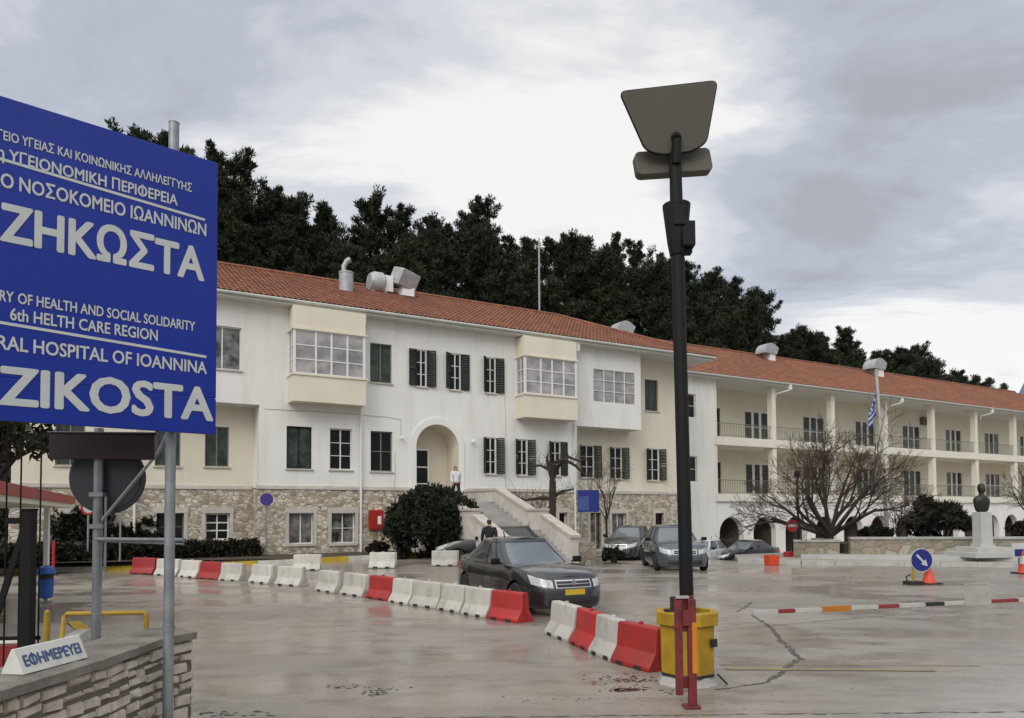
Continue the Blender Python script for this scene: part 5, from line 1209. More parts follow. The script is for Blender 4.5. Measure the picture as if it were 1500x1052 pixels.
def car(loc, heading, paintm, label, L=4.6, Wd=1.76, H=1.48, hood=.30, nose=.72, belt=.93, deck=1.02, wf=.17, rf=.01, rr=-.24, rb=-.40, hatch=False, plate='plate_yellow', zc=.17, roof_black=False):
    """heading: direction the front points to, as angle of +x"""
    o = empty('parked_car', loc, heading, label, 'car'); hw = Wd/2; hl = L/2
    def ztop(x):
        xw = wf*L
        if x > xw: t = (x-xw)/(hl-xw); return (belt+.02)*(1-t**2.2)+nose*t**2.2
        xb = rb*L
        if x < xb: t = min(1, (xb-x)/(hl+xb)); return belt+.04+(deck-belt-.04)*min(1, t*2) if not hatch else deck
        t = (xw-x)/(xw-xb); return belt+.02+.03*t
    K = [(0, .975, .975, .93), (.10, .995, .99, .97), (.22, 1.0, 1.0, .985), (.42, .992, .997, 1.0), (.62, .985, .99, .995), (.80, .968, .982, .975), (.93, .95, .97, .95), (1.0, .925, .955, .925)]
    def sc_(k):
        for a, b in zip(K, K[1:]):
            if k <= b[0]: t = (k-a[0])/(b[0]-a[0]); return [a[i]+(b[i]-a[i])*t for i in (1, 2, 3)]
        return list(K[-1][1:])
    NE = 4.6
    def P(t, k, off=0):
        c, s = math.cos(t), math.sin(t); fx, rx, fy = sc_(k)
        x = sgn(c)*abs(c)**(2/NE)*(hl*(fx if c > 0 else rx)); y = sgn(s)*abs(s)**(2/NE)*hw*fy
        x0 = sgn(c)*abs(c)**(2/NE)*hl
        z = zc+k*(ztop(x0)-zc)
        if off:
            nx = sgn(c)*abs(c)**(2-2/NE)/hl; ny = sgn(s)*abs(s)**(2-2/NE)/hw; l = math.hypot(nx, ny) or 1
            x += nx/l*off; y += ny/l*off
        return (x, y, z)
    # arc-length sampled outline on the half circle, mirrored
    tt = np.linspace(0, math.pi, 2001); pp = np.array([P(t, .5)[:2] for t in tt]); sl = np.concatenate([[0], np.cumsum(np.linalg.norm(np.diff(pp, axis=0), axis=1))])
    NH = 60; th = np.interp(np.linspace(0, sl[-1], NH+1), sl, tt); T = list(th)+[-t for t in reversed(th[1:-1])]; n = len(T)
    ks = [0, .10, .22, .32, .42, .52, .62, .71, .80, .87, .93, .97, 1.0]
    mb = MB(); vs = []
    for k in ks: vs += [P(t, k) for t in T]
    fs = [(i*n+j, i*n+(j+1) % n, (i+1)*n+(j+1) % n, (i+1)*n+j) for i in range(len(ks)-1) for j in range(n)]
    base = len(vs); NC = 8; top = len(ks)-1; idx = {}
    for j in range(1, NH):
        a = Vector(P(T[j], 1)); b = Vector(P(-T[j], 1))
        for c in range(1, NC):
            s = c/NC; q = a.lerp(b, s); q.z += .055*(1-(2*s-1)**2)*min(1, j/6, (NH-j)/6)
            idx[j, c] = len(vs); vs.append(tuple(q))
    def tv(j, c):
        if j in (0, NH): return top*n+j
        if c == 0: return top*n+j
        if c == NC: return top*n+(n-j)
        return idx[j, c]
    for j in range(NH):
        for c in range(NC):
            q = [tv(j, c), tv(j, c+1), tv(j+1, c+1), tv(j+1, c)]; q = [v for i, v in enumerate(q) if v not in q[:i]]
            if len(q) >= 3: fs.append(tuple(q))
    fs.append(tuple(reversed(range(n)))); mb.add(vs, fs)
    body = part('body', mb, paintm, o, smooth=True)
    bm = bmesh.new(); bm.from_mesh(body.data); bmesh.ops.recalc_face_normals(bm, faces=bm.faces); bm.to_mesh(body.data); bm.free()
    wr = .315; wx = (.298*L, -.278*L)
    cut = MB()
    for x in wx:
        for s in (1, -1): cut.lathe([(wr+.055, min(s*(hw-.30), s*(hw+.2))), (wr+.055, max(s*(hw-.30), s*(hw+.2)))], 28, (x, 0, wr), axis='Y')
    co = cut.build('cutter', 'grille'); co.parent = o
    bpy.context.view_layer.update()
    bm = bmesh.new(); bm.from_mesh(co.data); bmesh.ops.recalc_face_normals(bm, faces=bm.faces); bm.to_mesh(co.data); bm.free()
    md = body.modifiers.new('arches', 'BOOLEAN'); md.object = co; md.operation = 'DIFFERENCE'; md.solver = 'EXACT'
    dg = bpy.context.evaluated_depsgraph_get(); dg.update(); me = bpy.data.meshes.new_from_object(body.evaluated_get(dg)); body.modifiers.clear(); body.data = me
    cm = co.data; bpy.data.objects.remove(co); bpy.data.meshes.remove(cm)
    me.polygons.foreach_set('use_smooth', [True]*len(me.polygons)); me.set_sharp_from_angle(angle=R(35))
    # greenhouse
    GE = 5.0
    def G(t, k, off=0):
        c, s = math.cos(t), math.sin(t); cx, sy = sgn(c)*abs(c)**(2/GE), sgn(s)*abs(s)**(2/GE); e_ = k+.10*math.sin(math.pi*k)
        xb = (rb*L+(wf*L-rb*L)*(cx+1)/2); xt = (rr*L+(rf*L-rr*L)*(cx+1)/2); yb = sy*hw*.90; yt = sy*hw*.665
        x = xb+(xt-xb)*e_; y = yb+(yt-yb)*k**1.25; z0 = belt+.0+.035*(1-abs(sy)); z = z0+k*(H-.035-z0)
        if off:
            nx = sgn(c)*abs(c)**(2-2/GE)/(L*.25); ny = sgn(s)*abs(s)**(2-2/GE)/hw; l = math.hypot(nx, ny) or 1; x += nx/l*off; y += ny/l*off; z += off*.5
        return (x, y, z)
    pp = np.array([G(t, .5)[:2] for t in tt]); sl = np.concatenate([[0], np.cumsum(np.linalg.norm(np.diff(pp, axis=0), axis=1))])
    NG = 56; th = np.interp(np.linspace(0, sl[-1], NG+1), sl, tt); T = list(th)+[-t for t in reversed(th[1:-1])]; n = len(T); gk = [0, .12, .25, .4, .55, .7, .82, .9, .96, 1.0]
    mb = MB(); vs = []
    for k in gk: vs += [G(t, k) for t in T]
    nk = len(gk)
    fs = [(i*n+j, i*n+(j+1) % n, (i+1)*n+(j+1) % n, (i+1)*n+j) for i in range(nk-1) for j in range(n)]
    front = lambda t: abs(t) < R(41)
    fm = [1 if front((T[j]+T[(j+1) % n])/2 if abs(T[j]-T[(j+1) % n]) < 1 else 0) else 0 for i in range(nk-1) for j in range(n)]
    mb.add(vs, fs); mb.mi = fm
    part('windows', mb, ['car_glass', 'windscreen'], o, smooth=True)
    # painted pillars and roof rails over the glass
    xB = (rf+rr)/2*L+.12; mb = MB(); O_ = .012
    def isp(t, i):
        a = abs(math.degrees(t)); x = G(t, .5)[0]
        if gk[i] >= .9: return True
        if 39 < a < 53 or (126 if hatch else 128) < a < 146: return True
        return 53 <= a <= 130 and abs(x-xB) < .055
    for i in range(nk-1):
        for j in range(n):
            t0, t1 = T[j], T[(j+1) % n]
            if abs(t0-t1) > 1: t1 = -t1 if abs(-t1-t0) < 1 else t1
            if isp((t0+t1)/2, i): mb.quad(G(t0, gk[i], O_), G(t1, gk[i], O_), G(t1, gk[i+1], O_), G(t0, gk[i+1], O_))
    for j in range(NG):        # roof skin
        for c in range(8):
            def Q(jj, cc):
                a, b = Vector(G(T[jj], 1, O_)), Vector(G(-T[jj], 1, O_)); s = cc/8; q = a.lerp(b, s); q.z += .045*(1-(2*s-1)**2)*min(1, jj/5, (NG-jj)/5); return tuple(q)
            mb.quad(Q(j, c), Q(j+1, c), Q(j+1, c+1), Q(j, c+1))
    bmr = part('roof', mb, paintm, o, smooth=True)
    # wheels
    for x in wx:
        for s in (1, -1):
            w = MB(); y = s*(hw-.115)
            w.lathe([(wr-.09, -.10), (wr-.02, -.105), (wr, -.07), (wr, .07), (wr-.02, .105), (wr-.09, .10)], 28, (x, y, wr), axis='Y'); wo = part('wheel', w, 'tyre', o, smooth=True)
            r_ = MB(); yo = y+s*.085
            r_.lathe([(wr-.085, -.01), (wr-.10, .012), (wr-.11, -.01)], 28, (x, yo, wr), axis='Y', caps=False); r_.lathe([(.06, -.012), (.06, .012)], 14, (x, yo, wr), axis='Y')
            for q in range(5):
                a = 2*math.pi*q/5+.3; r_.cbox((x+math.cos(a)*.13, yo, wr+math.sin(a)*.13), (.18, .02, .055), ry=-a)
            part('rim', r_, 'rim', wo)
            r_ = MB(); r_.lathe([(wr-.088, 0), (wr-.088, .004)], 24, (x, y+s*.055, wr), axis='Y'); part('hub', r_, 'grille', wo)
    # front patches laid on the body surface
    def tf(y, k, rear=False):
        fy = sc_(k)[2]; v = min(1, abs(y)/(hw*fy))**(NE/2); t = math.asin(v); t = math.copysign(t, y); return t if not rear else math.pi-t
    def patch_(name, y0, y1, k0, k1, m, off=.006, rear=False, ny=12, nk_=5, skew=0):
        b = MB(); vs = []
        for i in range(nk_+1):
            k = k0+(k1-k0)*i/nk_
            for j in range(ny+1):
                y = y0+(y1-y0)*j/ny; kk = k + skew*(j/ny); vs.append(P(tf(y, kk, rear), min(kk, .99), off))
        b.add(vs, [(i*(ny+1)+j, i*(ny+1)+j+1, (i+1)*(ny+1)+j+1, (i+1)*(ny+1)+j) for i in range(nk_) for j in range(ny)]); return part(name, b, m, o, smooth=True)
    for s in (1, -1):
        patch_('headlight', s*hw*.50, s*hw*.86, .66, .90, 'headlight', .008, skew=.03)
        patch_('tail_light', s*hw*.55, s*hw*.92, .66, .9, 'lamp_red', .006, rear=True)
    patch_('grille_frame', -hw*.44, hw*.44, .665, .925, 'chrome', .004); patch_('grille', -hw*.41, hw*.41, .69, .90, 'grille', .009); patch_('grille_bar', -hw*.43, hw*.43, .885, .915, 'chrome', .014, nk_=1); patch_('grille_bar', -hw*.40, hw*.40, .785, .80, 'chrome', .012, nk_=1)
    patch_('air_intake', -hw*.62, hw*.62, .14, .36, 'grille', .005)
    x = P(0, .55)[0]; b = MB(); b.box(x+.012, x+.024, -.22, .22, zc+.44*(nose-zc), zc+.44*(nose-zc)+.11); part('number_plate', b, plate, o)
    b = MB(); b.lathe([(.055, -.004), (.055, .004)], 16, (P(0, .8)[0]+.016, 0, P(0, .83)[2]), axis='X'); part('badge', b, 'chrome', o)
    # mirrors
    for s in (1, -1):
        b = MB(); xm = wf*L-.28; b.cbox((xm, s*(hw+.09), belt+.10), (.10, .19, .13)); b.cbox((xm+.02, s*(hw-.02), belt+.055), (.07, .10, .04)); part('mirror', b, 'black_paint' if s else paintm, o, bevel=.03, smooth=True)
    # side trim and door handles
    for s in (1, -1):
        b = MB()
        for xh in (-.02*L, -.215*L): b.cbox((xh, s*(hw*.965), belt-.09), (.16, .03, .025))
        part('door_handle', b, paintm, o)
        b = MB()
        for xs_ in (.155*L, -.035*L, -.225*L): b.box(xs_-.004, xs_+.004, min(s*hw*.99, s*(hw*1.0005)), max(s*hw*.99, s*(hw*1.0005)), .32, belt-.10)
        part('door_gap', b, 'grille', o)
    b = MB(); b.cbox((rr*L-.02, 0, H+.06), (.02, .02, .14), ry=-.5); part('aerial', b, 'black_paint', o)
    return o
p_dark = paint('dark_grey_paint', (.026, .028, .031)); p_black = paint('black_car_paint', (.010, .011, .012)); p_blue = paint('blue_grey_paint', (.065, .08, .098)); p_white = paint('white_car_paint', (.6, .6, .6), .3); p_grey = paint('graphite_paint', (.035, .035, .038))
car((.22, 16.75, 0), R(-90+25), p_dark, 'dark grey saloon with yellow number plate behind the red and white barriers', 4.8, 1.80, 1.49, wf=.215, rf=.035, rr=-.20, rb=-.43, nose=.77)
car((6.02, 27.8, gz(6.0, 27.8)), R(-91), p_blue, 'blue grey car facing the viewer, right behind the black lamp post', 4.3, 1.88, 1.60, nose=.82, belt=1.0, deck=1.08, wf=.2, rf=.06, rr=-.34, rb=-.46, hatch=True)
car((5.35, 34.0, gz(5.35, 34)), R(-112), p_grey, 'dark car parked by the stone basement, left of the blue grey one', 4.2, 1.74, 1.50, nose=.76, belt=.95, deck=1.0, wf=.2, rf=.04, rr=-.34, rb=-.46, hatch=True, plate='plate_white')
car((-.85, 28.9, .1), R(186), p_black, 'black car half hidden between the round bush and the dark saloon', 4.4, 1.76, 1.5, nose=.76, belt=.95, hatch=True, rr=-.34, rb=-.46, wf=.2, rf=.04, plate='plate_white')
car((9.9, 39.0, -.78), R(-128), p_white, 'white car partly behind the lamp post, beside the black coupe', 4.2, 1.74, 1.46, hatch=True, rr=-.34, rb=-.46, wf=.2, rf=.04, plate='plate_white')
car((12.55, 40.3, -.80), R(-152), p_black, 'low black coupe parked in front of the first arches', 4.5, 1.80, 1.38, nose=.68, belt=.88, deck=.96, wf=.15, rf=-.02, rr=-.22, rb=-.40, plate='plate_white')

# ------------------------------------------------------------------ people
def skin_mesh(name, pts, edges, radii, material, parent, sub=2, root=0):
    me = bpy.data.meshes.new(name); me.from_pydata(pts, edges, []); o = bpy.data.objects.new(name, me); COL.objects.link(o)
    md = o.modifiers.new('skin', 'SKIN'); md.use_smooth_shade = True
    for i, r in enumerate(radii):
        v = me.skin_vertices[0].data[i]; v.radius = (r, r) if not isinstance(r, tuple) else r; v.use_root = (i == root)
    sb = o.modifiers.new('sub', 'SUBSURF'); sb.levels = sub; sb.render_levels = sub
    bpy.context.view_layer.update()
    dg = bpy.context.evaluated_depsgraph_get(); dg.update(); m2 = bpy.data.meshes.new_from_object(o.evaluated_get(dg)); bpy.data.objects.remove(o); bpy.data.meshes.remove(me)
    m2.materials.clear(); m2.materials.append(M[material]); m2.polygons.foreach_set('use_smooth', [True]*len(m2.polygons))
    r = bpy.data.objects.new(name, m2); COL.objects.link(r); r.parent = parent; return r
def person(loc, rz, label, top, trousers, hair_long=False, walk=.0, h=1.7, bag=False):
    o = empty('person', loc, rz, label, 'person'); k = h/1.72
    def S(p): return tuple(c*k for c in p)
    # joints: facing -y
    j = [(0, 0, .95), (0, 0, 1.12), (0, .01, 1.30), (0, .015, 1.43), (0, .005, 1.50), (0, -.005, 1.60), (0, -.01, 1.68)]
    r = [(.135, .10), (.12, .09), (.145, .095), (.11, .08), .05, (.075, .09), (.065, .08)]
    e = [(i, i+1) for i in range(6)]
    def chain(start, pts, rs):
        b = len(j)
        for i, (p, q) in enumerate(zip(pts, rs)): j.append(p); r.append(q); e.append((start if i == 0 else b+i-1, b+i))
        return b
    for s, w in ((1, walk), (-1, -walk)):
        chain(0, [(s*.09, -.02*w, .88), (s*.10, -.16*w-.02, .50), (s*.10, -.22*w+(.10 if w < 0 else 0)*1, .10), (s*.10, -.22*w-.02+(.10 if w < 0 else 0), .035), (s*.105, -.22*w-.15+(.1 if w < 0 else 0), .03)], [.085, .058, .042, .04, .032])
        b = chain(3, [(s*.19, .01, 1.40), (s*.235, .03+.06*w, 1.13), (s*.24, -.06+.14*w, .90), (s*.235, -.085+.16*w, .83)], [.06, .044, .034, (.022, .036)])
        hb = b+3; hx, hy, hz = j[hb]
        for q in range(4): chain(hb, [(hx-s*.004, hy-.024+.016*q, hz-.05), (hx-s*.014, hy-.026+.016*q, hz-.085+.006*abs(q-1.5))], [.009, .008])
        chain(hb, [(hx-s*.01, hy-.035, hz-.02), (hx-s*.016, hy-.05, hz-.055)], [.010, .009])
    skin_mesh('body', [S(p) for p in j], e, [tuple(x*k for x in q) if isinstance(q, tuple) else q*k for q in r], 'skin', o)
    # face details and hair
    mb = MB(); mb.cbox(S((0, -.098, 1.605)), (.022, .03, .04), taper=.5)
    part('nose', mb, 'skin', o, bevel=.004)
    mb = MB()
    for s in (1, -1): mb.lathe([(.003, -.006), (.011, 0), (.003, .006)], 8, S((s*.032, -.088, 1.63)), axis='Y')
    mb.cbox(S((0, -.092, 1.562)), (.045, .008, .009)); part('face_features', mb, 'hair', o)
    hj = [(0, .02, 1.71), (0, .055, 1.64), (0, .06, 1.55)] + ([(0, .065, 1.42)] if hair_long else [])
    skin_mesh('hair', [S(p) for p in hj], [(i, i+1) for i in range(len(hj)-1)], [(.085, .08), (.088, .07), (.07, .045)] + ([(.05, .03)] if hair_long else []), 'hair', o)
    # clothing
    tj = [(0, 0, .90), (0, 0, 1.0), (0, 0, 1.14), (0, .01, 1.31), (0, .015, 1.45), (0, .015, 1.52)]; te = [(0, 1), (1, 2), (2, 3), (3, 4), (4, 5)]; tr = [(.160, .125), (.152, .12), (.138, .108), (.175, .12), (.12, .09), (.07, .07)]
    for s, w in ((1, walk), (-1, -walk)):
        b = len(tj); tj += [(s*.195, .01, 1.405), (s*.24, .03+.06*w, 1.13), (s*.243, -.055+.135*w, .915)]; te += [(3, b), (b, b+1), (b+1, b+2)]; tr += [.075, .058, .046]
    skin_mesh('jacket', [S(p) for p in tj], te, [tuple(x*k for x in q) if isinstance(q, tuple) else q*k for q in tr], top, o)
    lj = [(0, 0, .97)]; le = []; lr = [(.15, .112)]
    for s, w in ((1, walk), (-1, -walk)):
        b = len(lj); lj += [(s*.09, -.02*w, .87), (s*.10, -.16*w-.02, .50), (s*.10, -.22*w+(.10 if w < 0 else 0), .10)]; le += [(0, b), (b, b+1), (b+1, b+2)]; lr += [.10, .074, .06]
    skin_mesh('trousers', [S(p) for p in lj], le, [tuple(x*k for x in q) if isinstance(q, tuple) else q*k for q in lr], trousers, o)
    for s, w in ((1, walk), (-1, -walk)):
        mb = MB(); y = -.22*w+(.10 if w < 0 else 0); mb.cbox(S((s*.102, y-.06, .04)), (.095, .27, .08), taper=.8); part('shoe', mb, 'rubber', o, bevel=.02)
    return o
q = W(3.55, -1.75); person((q.x, q.y, 2.62), R(25), 'person in white top and dark trousers walking out of the arched entrance', 'cloth_white', 'cloth_black', True, 1.0, 1.66)
person((-.78, 25.4, gz(-.78, 25.4)), R(165), 'person in black clothes standing behind the dark saloon by the stairs', 'cloth_black', 'cloth_navy', False, .2, 1.80)

# ------------------------------------------------------------------ hillside, mountain
def hill_h(u, d):
    q = u-(d-42)*.9*max(0, min(1, u/60)); a = float(np.interp(q, [-120, -30, -10, 0, 10, 20, 50, 70, 80, 100, 120, 140, 250], [14, 20, 22.5, 22, 18.5, 21.5, 22.5, 21, 18, 15, 12, 9, 4]))
    return -1.0 + a*(.82*ss(14.5, 36, d)+.18*ss(34, 60, d)) + max(0, d-60)*.05 + .5*math.sin(u*.21)*ss(20, 40, d)
def hill():
    us = np.arange(-120, 270, 4.0); ds = np.array(list(np.arange(17.7, 80, 3))+[90, 110, 140, 170]); mb = MB(); n = len(us)
    vs = [tuple(W(u, d, hill_h(u, d) + rng.uniform(-.3, .3) - (8*ss(90, 170, d)))) for d in ds for u in us]
    mb.add(vs, [(j*n+i, j*n+i+1, (j+1)*n+i+1, (j+1)*n+i) for j in range(len(ds)-1) for i in range(n-1)]); mb.build('hillside', 'hill_ground', kind='structure', smooth=True)
hill()
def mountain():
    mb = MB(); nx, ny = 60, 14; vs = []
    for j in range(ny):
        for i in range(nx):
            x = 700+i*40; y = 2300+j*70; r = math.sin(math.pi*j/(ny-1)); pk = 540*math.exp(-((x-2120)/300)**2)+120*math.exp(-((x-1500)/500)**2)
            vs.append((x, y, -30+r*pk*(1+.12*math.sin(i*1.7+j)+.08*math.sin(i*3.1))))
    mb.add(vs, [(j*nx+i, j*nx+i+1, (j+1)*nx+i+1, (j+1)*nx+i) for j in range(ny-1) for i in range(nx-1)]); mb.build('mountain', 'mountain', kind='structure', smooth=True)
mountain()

# ------------------------------------------------------------------ foliage helpers
def leaf_tris(nr, centers, per, spread, size, up=.3, elong=2.2):
    """many small two-triangle leaves scattered around clump centres"""
    C_ = np.repeat(np.asarray(centers), per, axis=0); n = len(C_); off = nr.normal(size=(n, 3)); off /= np.linalg.norm(off, axis=1, keepdims=True)
    sp = np.repeat(np.asarray(spread).reshape(-1), per)[:, None] if np.ndim(spread) else spread
    c = C_ + off*sp*(nr.random((n, 1))**.45)
    d = off + nr.normal(size=(n, 3))*.5 + np.array([0, 0, up]); d /= np.linalg.norm(d, axis=1, keepdims=True)
    e = np.cross(d, nr.normal(size=(n, 3))); e /= np.linalg.norm(e, axis=1, keepdims=True)
    s = size*(.6+.8*nr.random((n, 1))); a = c-d*s*.5; b = c+d*s*.5; w = e*s/elong*.5
    V = np.stack([a-w*.4, c-w, b, c+w], axis=1).reshape(-1, 3)
    F_ = np.arange(n*4).reshape(n, 4)
    return V, F_
def mesh_np(name, V, F_, material):
    me = bpy.data.meshes.new(name); nv, nf = len(V), len(F_); k = F_.shape[1]
    me.vertices.add(nv); me.vertices.foreach_set('co', np.ascontiguousarray(V, dtype=np.float32).ravel()); me.loops.add(nf*k); me.loops.foreach_set('vertex_index', np.ascontiguousarray(F_, dtype=np.int32).ravel())
    me.polygons.add(nf); me.polygons.foreach_set('loop_start', np.arange(0, nf*k, k, dtype=np.int32)); me.materials.append(M[material]); me.update(calc_edges=True); return me
def obj_np(name, V, F_, material, parent=None):
    o = bpy.data.objects.new(name, mesh_np(name, V, F_, material)); COL.objects.link(o)
    if parent: o.parent = parent
    return o
def pine_variant(seed, H=12, crown_base=.28, width=3.0, material='pine_a', lean=.0):
    nr = np.random.default_rng(seed); o = empty('pine_tree', (0, 0, -200))
    mb = MB(); pts = []; ph = nr.random()*6
    for i in range(9): t = i/8; pts.append((lean*H*t*t+.18*math.sin(t*4+ph)*t, .18*math.cos(t*3+ph)*t, H*t*.97))
    mb.tube(pts, [.20*(1-.88*i/8) for i in range(9)], 7)
    cen = []; spr = []
    nb = int(34+H*1.9)
    for i in range(nb):
        t = crown_base+(1-crown_base)*(i+nr.random())/nb; s = min(.999, t)*8; a = int(s); P0 = np.array(pts[a])*(1-s+a)+np.array(pts[min(8, a+1)])*(s-a)
        az = i*2.4+nr.normal()*.6; q = (t-crown_base)/(1-crown_base); prof = min(1, .5+q*2.2)*max(0, 1-q)**.5+.05
        Lb = width*prof*(.25+.5*nr.random()+(.45 if nr.random() < .3 else 0)); rise = .10+.9*q+nr.normal()*.18
        d = np.array([math.cos(az), math.sin(az), rise]); tip = P0+d*Lb; mid = P0+d*Lb*.5+np.array([0, 0, -.06*Lb])
        mb.tube([tuple(P0), tuple(mid), tuple(tip)], [.055*(1-.6*q), .04*(1-.6*q), .012], 4, caps=False)
        for f in (.4, .58, .76, .92, 1.05):
            if Lb*f < .25 and f < 1: continue
            cen.append(P0+d*Lb*f+np.array([0, 0, .10*Lb*f*f])+nr.normal(size=3)*.10*Lb); spr.append((.18+.22*nr.random())*(.75+.1*width))
    for k in range(5): cen.append(np.array(pts[8])+np.array([nr.normal()*.15, nr.normal()*.15, -.1-.35*k+.25])); spr.append(.16+.06*k)
    part('trunk', mb, 'pine_bark', o)
    V, F_ = leaf_tris(nr, cen, 66, np.array(spr)*1.05, .30, .9, 4.6)
    obj_np('crown', V, F_, material, o); return o
PV = [(11, 13, .25, 3.0, 'pine_a', .0, 'broad dark pine'), (12, 12, .34, 2.4, 'pine_b', .03, 'narrow leaning pine'), (13, 13.5, .22, 2.7, 'pine_c', -.02, 'brownish green pine'), (14, 11, .3, 2.9, 'pine_a', .02, 'round topped pine'), (15, 14, .42, 2.1, 'pine_b', -.01, 'slender open crowned pine'), (16, 12.5, .2, 3.2, 'pine_a', .0, 'bushy pine')]
def forest():
    protos = [pine_variant(*v[:6]) for v in PV]; heights = [v[1] for v in PV]; usedp = [False]*len(PV)
    cx = np.array([-60, 150, 190, 206, 235, 265, 300, 350, 385, 420, 445, 475, 500, 530, 560, 590, 635, 680, 720, 760, 810, 850, 900, 940, 1000, 1035, 1075, 1130, 1150, 1190, 1240, 1300, 1340, 1380, 1410, 1450, 1480]); cy = np.array([235, 235, 205, 150, 162, 190, 224, 234, 258, 268, 285, 318, 326, 300, 300, 282, 318, 305, 312, 345, 322, 345, 352, 362, 375, 396, 402, 435, 452, 475, 492, 508, 508, 528, 538, 555, 580])
    f = 1083.0; feats = [(318, 'mostly hidden by the big blue sign'), (400, 'just right of the big blue sign'), (480, 'left of the roof chimney'), (560, 'above the roof chimney'), (640, 'above the boxy roof vents'), (740, 'right of the boxy roof vents'), (838, 'left of the thin mast'), (905, 'right of the thin mast'), (1010, 'near the black lamp post'), (1100, 'right of the lamp post'), (1180, 'behind the first wing vent'), (1270, 'between wing vent and flagpole'), (1350, 'behind the flagpole top'), (9999, 'over the far end of the wing')]
    rows = [(21, 4.3, 'front row'), (27, 4.1, 'second row'), (34, 3.8, 'third row'), (41, 3.5, 'fourth row'), (48, 3.3, 'skyline row')]
    cnt = {}; items = []
    nr = random.Random(5)
    for ri, (d0, spc, rn) in enumerate(rows):
        u = -24.0
        while u < 190:
            d = d0+nr.uniform(-2.2, 2.2); uu = u+nr.uniform(-1.2, 1.2); p = W(uu, d); px = 750+f*p.x/p.y
            u += spc*nr.uniform(.8, 1.25)*(1+.004*max(0, u))
            if px < -40 or px > 1485: continue
            top_px = np.interp(px, cx, cy); ztop = 2+(755-.006*(px-750)-top_px)/f*p.y
            zb = hill_h(uu, d)-.2; hmax = ztop-zb
            if ri == 4: h = hmax*(nr.uniform(.93, 1.02) if nr.random() < .78 else nr.uniform(1.03, 1.11))
            elif ri == 3: h = hmax*nr.uniform(.80, .99)
            elif ri == 2: h = hmax*nr.uniform(.74, .94)
            else: h = min(hmax*nr.uniform(.66, .88), 15)
            if h < 3.2: 
                if ri < 3 or h < 2: continue
            h = min(h, 23)
            items.append((ri, uu, d, p, zb, h, px))
    for ri, uu, d, p, zb, h, px in sorted(items, key=lambda q: (q[0], q[6])):
        k = nr.randrange(len(PV)); ft = next(t for lim, t in feats if px < lim); key = (ri, ft, k); lab = f"{PV[k][6]}, {rows[ri][2]}, {ft}"
        loc = (p.x, p.y, zb); rz = nr.uniform(0, 6.28)
        if usedp[k]: o = dup(protos[k], loc, rz)
        else: usedp[k] = True; o = protos[k]; o.location = loc; o.rotation_euler = (0, 0, rz)
        s = h/heights[k]; w_ = (s**.75 if s > 1 else s**.8)*(1.2 if ri == 4 else 1.25); o.scale = (w_, w_, s)
        cnt.setdefault(lab, []).append(o); o['category'] = 'tree'; o['group'] = 'pine trees on the hillside behind the hospital'
    for lab, os_ in cnt.items():
        for i, o in enumerate(os_): o['label'] = lab if len(os_) == 1 else f"{['leftmost', 'second', 'third', 'fourth', 'fifth', 'sixth'][i] if i else 'leftmost'} {lab}"
    for i, v in enumerate(usedp):
        if not v:
            for c in kids(protos[i]): bpy.data.objects.remove(c)
            bpy.data.objects.remove(protos[i])
    return len(items)
NT = forest(); print('pines', NT)

# understorey that closes the view between the trunks
def scrub():
    nr = np.random.default_rng(3); cen = []; spr = []
    for _ in range(2400):
        u = nr.uniform(-30, 150); d = nr.uniform(18.5, 52); p = W(u, d, hill_h(u, d)+nr.uniform(.2, 1.6)); cen.append(p[:]); spr.append(nr.uniform(.6, 1.2))
    V, F_ = leaf_tris(nr, cen, 40, np.array(spr), .5, .3, 2.2); o = obj_np('undergrowth', V, F_, 'pine_c'); o['kind'] = 'stuff'
scrub()
q = W(21.6, 20); o = empty('radio_mast', (q.x, q.y, hill_h(21.6, 20)), 0, 'thin pale radio mast rising behind the red main roof', 'mast')
mb = MB(); mb.tube([(0, 0, 0), (0, 0, 25.4-hill_h(21.6, 20))], [.10, .07], 8); part('pole', mb, 'vent_metal', o, smooth=True); mb = MB()
for z in (15.5, 18): mb.tube([(-.35, 0, z-2), (.35, 0, z-2)], .02, 6)
part('crossarm', mb, 'vent_metal', o)

def shrub(name, loc, rx, ry, h, n, per, size, material, label, cat='bush', seed=1, spiky=False, lump=.25):
    nr = np.random.default_rng(seed); o = empty(name, loc, 0, label, cat); cen = []; spr = []
    lobes = nr.normal(size=(14, 3)); lobes /= np.linalg.norm(lobes, axis=1, keepdims=True)
    for _ in range(n):
        v = nr.normal(size=3); v /= np.linalg.norm(v); v[2] = abs(v[2]) if nr.random() < .8 else v[2]; r = .60+.38*nr.random()**.5
        b = 1+lump*(np.max(lobes@v)-.75)*1.6
        cen.append((v[0]*rx*r*b, v[1]*ry*r*b, h*.36+v[2]*h*.60*r*b)); spr.append(.16*rx*(.6+.7*nr.random()))
    cen = [c for c in cen if c[2] > .02]; spr = spr[:len(cen)]
    V, F_ = leaf_tris(nr, cen, per, np.array(spr), size, .3, 2.0 if not spiky else 6.0); V[:, 2] = np.maximum(V[:, 2], .01); obj_np('foliage', V, F_, material, o)
    mb = MB()
    for k in range(7):
        a = k*.9; mb.tube([(.05*math.cos(a), .05*math.sin(a), -.1), (rx*.3*math.cos(a), ry*.3*math.sin(a), h*.35), (rx*.6*math.cos(a), ry*.6*math.sin(a), h*.62)], [.06, .04, .015], 5)
    part('stem', mb, 'bark', o); return o
shrub('round_bush', (-3.22, 30.3, .28), 1.95, 1.6, 2.85, 460, 90, .17, 'bush', 'large round dark evergreen bush left of the entrance stairs', seed=2, lump=.12)
shrub('dark_shrub', (-17.6, 29.6, .35), 1.9, 1.2, 2.6, 200, 70, .2, 'bush', 'dark tall shrub beside the kiosk roof, behind the far kerb', seed=3)
